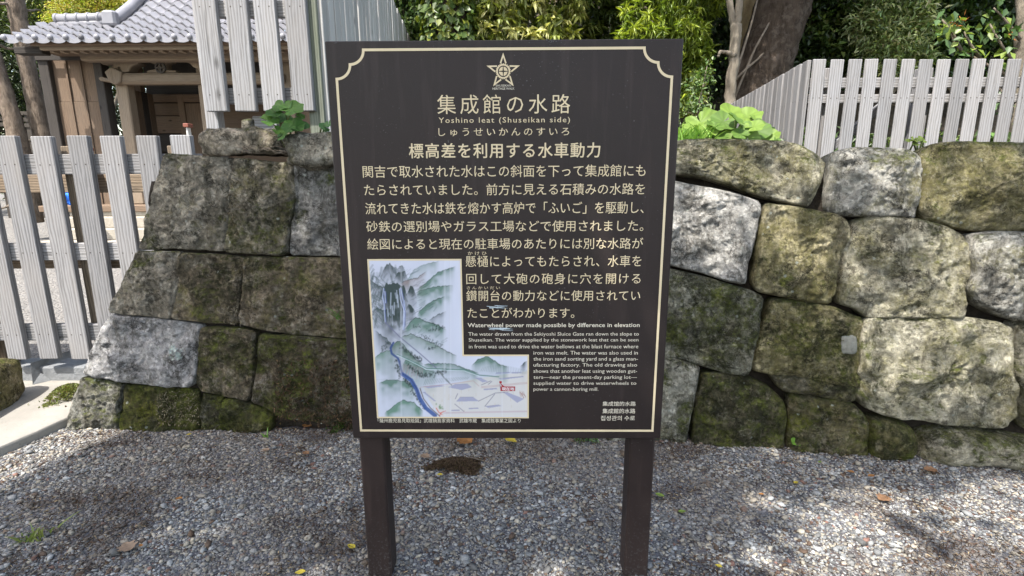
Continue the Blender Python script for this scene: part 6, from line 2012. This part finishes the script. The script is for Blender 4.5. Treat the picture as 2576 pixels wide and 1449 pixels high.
for px, py, L, c_, lb_, sh_ in (
    (1168, 1110, 46, OR, 'large orange-brown dry leaf on the gravel just below the sign', 1),
    (1285, 1108, 36, YE_, 'bright yellow leaf on the gravel just below the middle of the sign', 0),
    (320, 1376, 46, TAN, 'large pale tan lobed leaf on the gravel at the lower left', 1),
    (354, 1372, 14, OR, 'small orange leaf right next to the large tan lobed leaf', 0),
    (2340, 1182, 32, BR, 'brown lobed leaf on the gravel under the large pale block of the right wall', 1),
    (2222, 1254, 36, BR, 'brown flat leaf on sunlit gravel, nearest the viewer on the right', 1),
    (2140, 1187, 18, OR, 'small orange-brown curled leaf to the left of the brown lobed leaf', 0),
    (2192, 1197, 20, OR, 'narrow pale orange leaf between two brown leaves on the right', 0),
    (2002, 1214, 16, YE_, 'small yellow curled leaf on the gravel below the clover-like plant', 0),
    (2062, 1162, 12, GR, 'small yellow-green leaf fragment near the foot of the right wall', 0),
    (884, 1375, 26, YE_, 'slim yellow leaf on the gravel left of the left sign post', 0),
    (770, 1140, 20, BR, 'brown leaf standing on edge left of the sign post', 1),
    (772, 1071, 26, OR, 'reddish brown leaf at the foot of the left wall', 1),
    (668, 1132, 22, TAN, 'pale brown flat leaf below the green seedling', 0),
    (1070, 1148, 26, TAN, 'pale dry lobed leaf under the sign beside the soil clod', 1),
    (1106, 1194, 16, YE_, 'tiny yellow leaf at the near edge of the soil clod', 0),
    (1660, 1246, 24, GR, 'green oval leaf right of the right sign post', 0),
    (1716, 1287, 20, GR, 'small lime-green leaf in the gravel right of the right sign post, lower', 0),
    (755, 1440, 26, YE_, 'yellow leaf at the bottom edge of the picture, left of centre', 0),
    (1808, 1424, 18, YE_, 'yellow leaf sliver on the gravel near the bottom, right of the right post', 0),
    (475, 1093, 12, YE_, 'tiny yellow leaf on the gravel below the left wall corner', 0),
    (450, 1254, 18, OR, 'small orange leaf in the middle of the left gravel', 0),
    (1915, 1243, 14, OR, 'small rust-coloured leaf in the gravel between post and brown leaves', 0)):
    fallen(px, py, L, c_, lb_, int(px + py), shape=sh_)
# a thin stick lying by the clod
a_, b_ = onz(1140, 1150, .012), onz(1240, 1166, .014)
mb_ = MB(); mb_.tube([a_, a_.lerp(b_, .5) + Vector((0, .01, .008)), b_], [.004, .0035, .002], 6)
tag(mb_.build('twig', M['twig'], None, True, origin=tuple(a_)), 'thin dry grey twig lying on the gravel behind the soil clod', 'twig')

# dry litter and dead fern clinging to the left wall, lichen and a pale patch on single stones
from mathutils.bvhtree import BVHTree
def on_stone(px, py, wall):
    """point and normal of the stone surface seen at a picture point"""
    best = None
    d = ray(px, py).normalized()
    for o_ in wall.children:
        if not o_.name.startswith('stone'): continue
        off = Vector(parent_origin(o_))
        key = o_.name
        if key not in BVHS:
            BVHS[key] = BVHTree.FromPolygons([v.co + off for v in o_.data.vertices], [tuple(p.vertices) for p in o_.data.polygons])
        h = BVHS[key].ray_cast(O, d)
        if h[0] is not None and (best is None or h[3] < best[2]): best = (h[0], h[1], h[3])
    return best
BVHS = {}
def cling(name, region, n, ln, wd, cols, seed, wall, mat, parent=None, dens=None, hang=(0, -.1, -.6)):
    r = np.random.default_rng(seed); P_, N_ = [], []
    while len(P_) < n:
        px, py = region(r)
        h = on_stone(px, py, wall)
        n -= h is None
        if h: P_.append(tuple(h[0] + h[1] * .004)); N_.append(tuple(h[1]))
    P_, N_ = np.array(P_), np.array(N_); n = len(P_)
    cl = np.array(cols)[r.integers(0, len(cols), n)] * r.uniform(.6, 1.4, (n, 1))
    return leaf_mesh(name, P_, N_ + r.normal(0, .5, (n, 3)), rand_dirs(n, r) * .7 + np.array(hang) + N_ * .3, ln * r.uniform(.5, 1.3, n), wd, cl, mat, parent)
def rg(x0, x1, y0, y1, k=1.0):
    return lambda r: (x0 + (x1 - x0) * r.random(), y1 - (y1 - y0) * r.random() ** k)
lt = cling('leaf_litter', rg(690, 885, 900, 1085, 1.6), 1500, .024, .005, [(.055, .034, .024), (.09, .055, .035), (.15, .10, .06), (.03, .035, .012)], 121, left_wall, M['litter'])
tag(lt, kind='stuff')
DRY = [(.30, .26, .19), (.20, .165, .115), (.12, .10, .06)]
for (rgx, n_, lb_) in ((rg(572, 604, 440, 600), 130, 'strip of dry pale fern in the upper joint of the left wall'),
                       (rg(560, 610, 760, 815), 90, 'small dry fern tuft in the middle course of the left wall'),
                       (rg(395, 500, 985, 1068), 420, 'mat of dead brown moss over the lowest left wall stones beside the green moss')):
    tag(cling('dry_fern', rgx, n_, .030 if n_ < 400 else .016, .0035, DRY, 130 + n_, left_wall, M['litter'], None, None, (0, -.5, -.2)), lb_, 'dry fern')
cling('lichen_patch', rg(432, 458, 874, 903), 70, .016, .014, [(.45, .50, .48), (.36, .40, .40)], 140, left_wall, M['litter'], left_wall, None, (0, 0, 0))
def patch(name, cx, cy, rx, ry, wall, mat, seed):
    """thin pale scar following the face of a stone"""
    V, Fc = [], []
    nt, nr = 28, 6
    for k_ in range(nr + 1):
        for i in range(nt):
            t = 2 * math.pi * i / nt
            sq = 1 / max(abs(math.cos(t)), abs(math.sin(t))) ** .75
            w = k_ / nr * sq * (1 + .10 * mnoise.noise(Vector((math.cos(t) * 1.6, math.sin(t) * 1.6, seed))))
            h = on_stone(cx + rx * w * math.cos(t), cy + ry * w * math.sin(t), wall)
            V.append(h[0] + h[1] * (.004 if k_ < nr else -.004))
    for k_ in range(nr):
        for i in range(nt):
            j = (i + 1) % nt
            Fc.append((k_ * nt + i, k_ * nt + j, (k_ + 1) * nt + j, (k_ + 1) * nt + i))
    o_ = obj(name, V, Fc, mat, wall, True)
    return o_
M['scar'] = mat_plain('pale_stone_scar', (.14, .14, .12), (.23, .23, .20), 60, .95, .006)
patch('pale_scar', 2136, 868, 22, 25, right_wall, M['scar'], 3)

# dry stems lying between the boulders on the left wall
mb_ = MB(); random.seed(150)
b_ = ony(690, 385, 3.02)
for q in range(22):
    c_ = b_ + Vector((random.uniform(-.16, .16), random.uniform(-.06, .06), random.uniform(-.004, .02)))
    an = random.uniform(-.5, .5) + (math.pi if random.random() < .5 else 0); L = random.uniform(.05, .15)
    e_ = c_ + Vector((math.cos(an) * L, math.sin(an) * L * .4, random.uniform(-.02, .03)))
    mb_.tube([c_, c_.lerp(e_, .5) + Vector((0, 0, random.uniform(0, .025))), e_], [.0022, .0018, .001], 5)
tag(mb_.build('twig_tangle', M['twig'], None, True, origin=tuple(b_)), 'tangle of thin dry stems between the two boulders on the left wall', 'twigs')
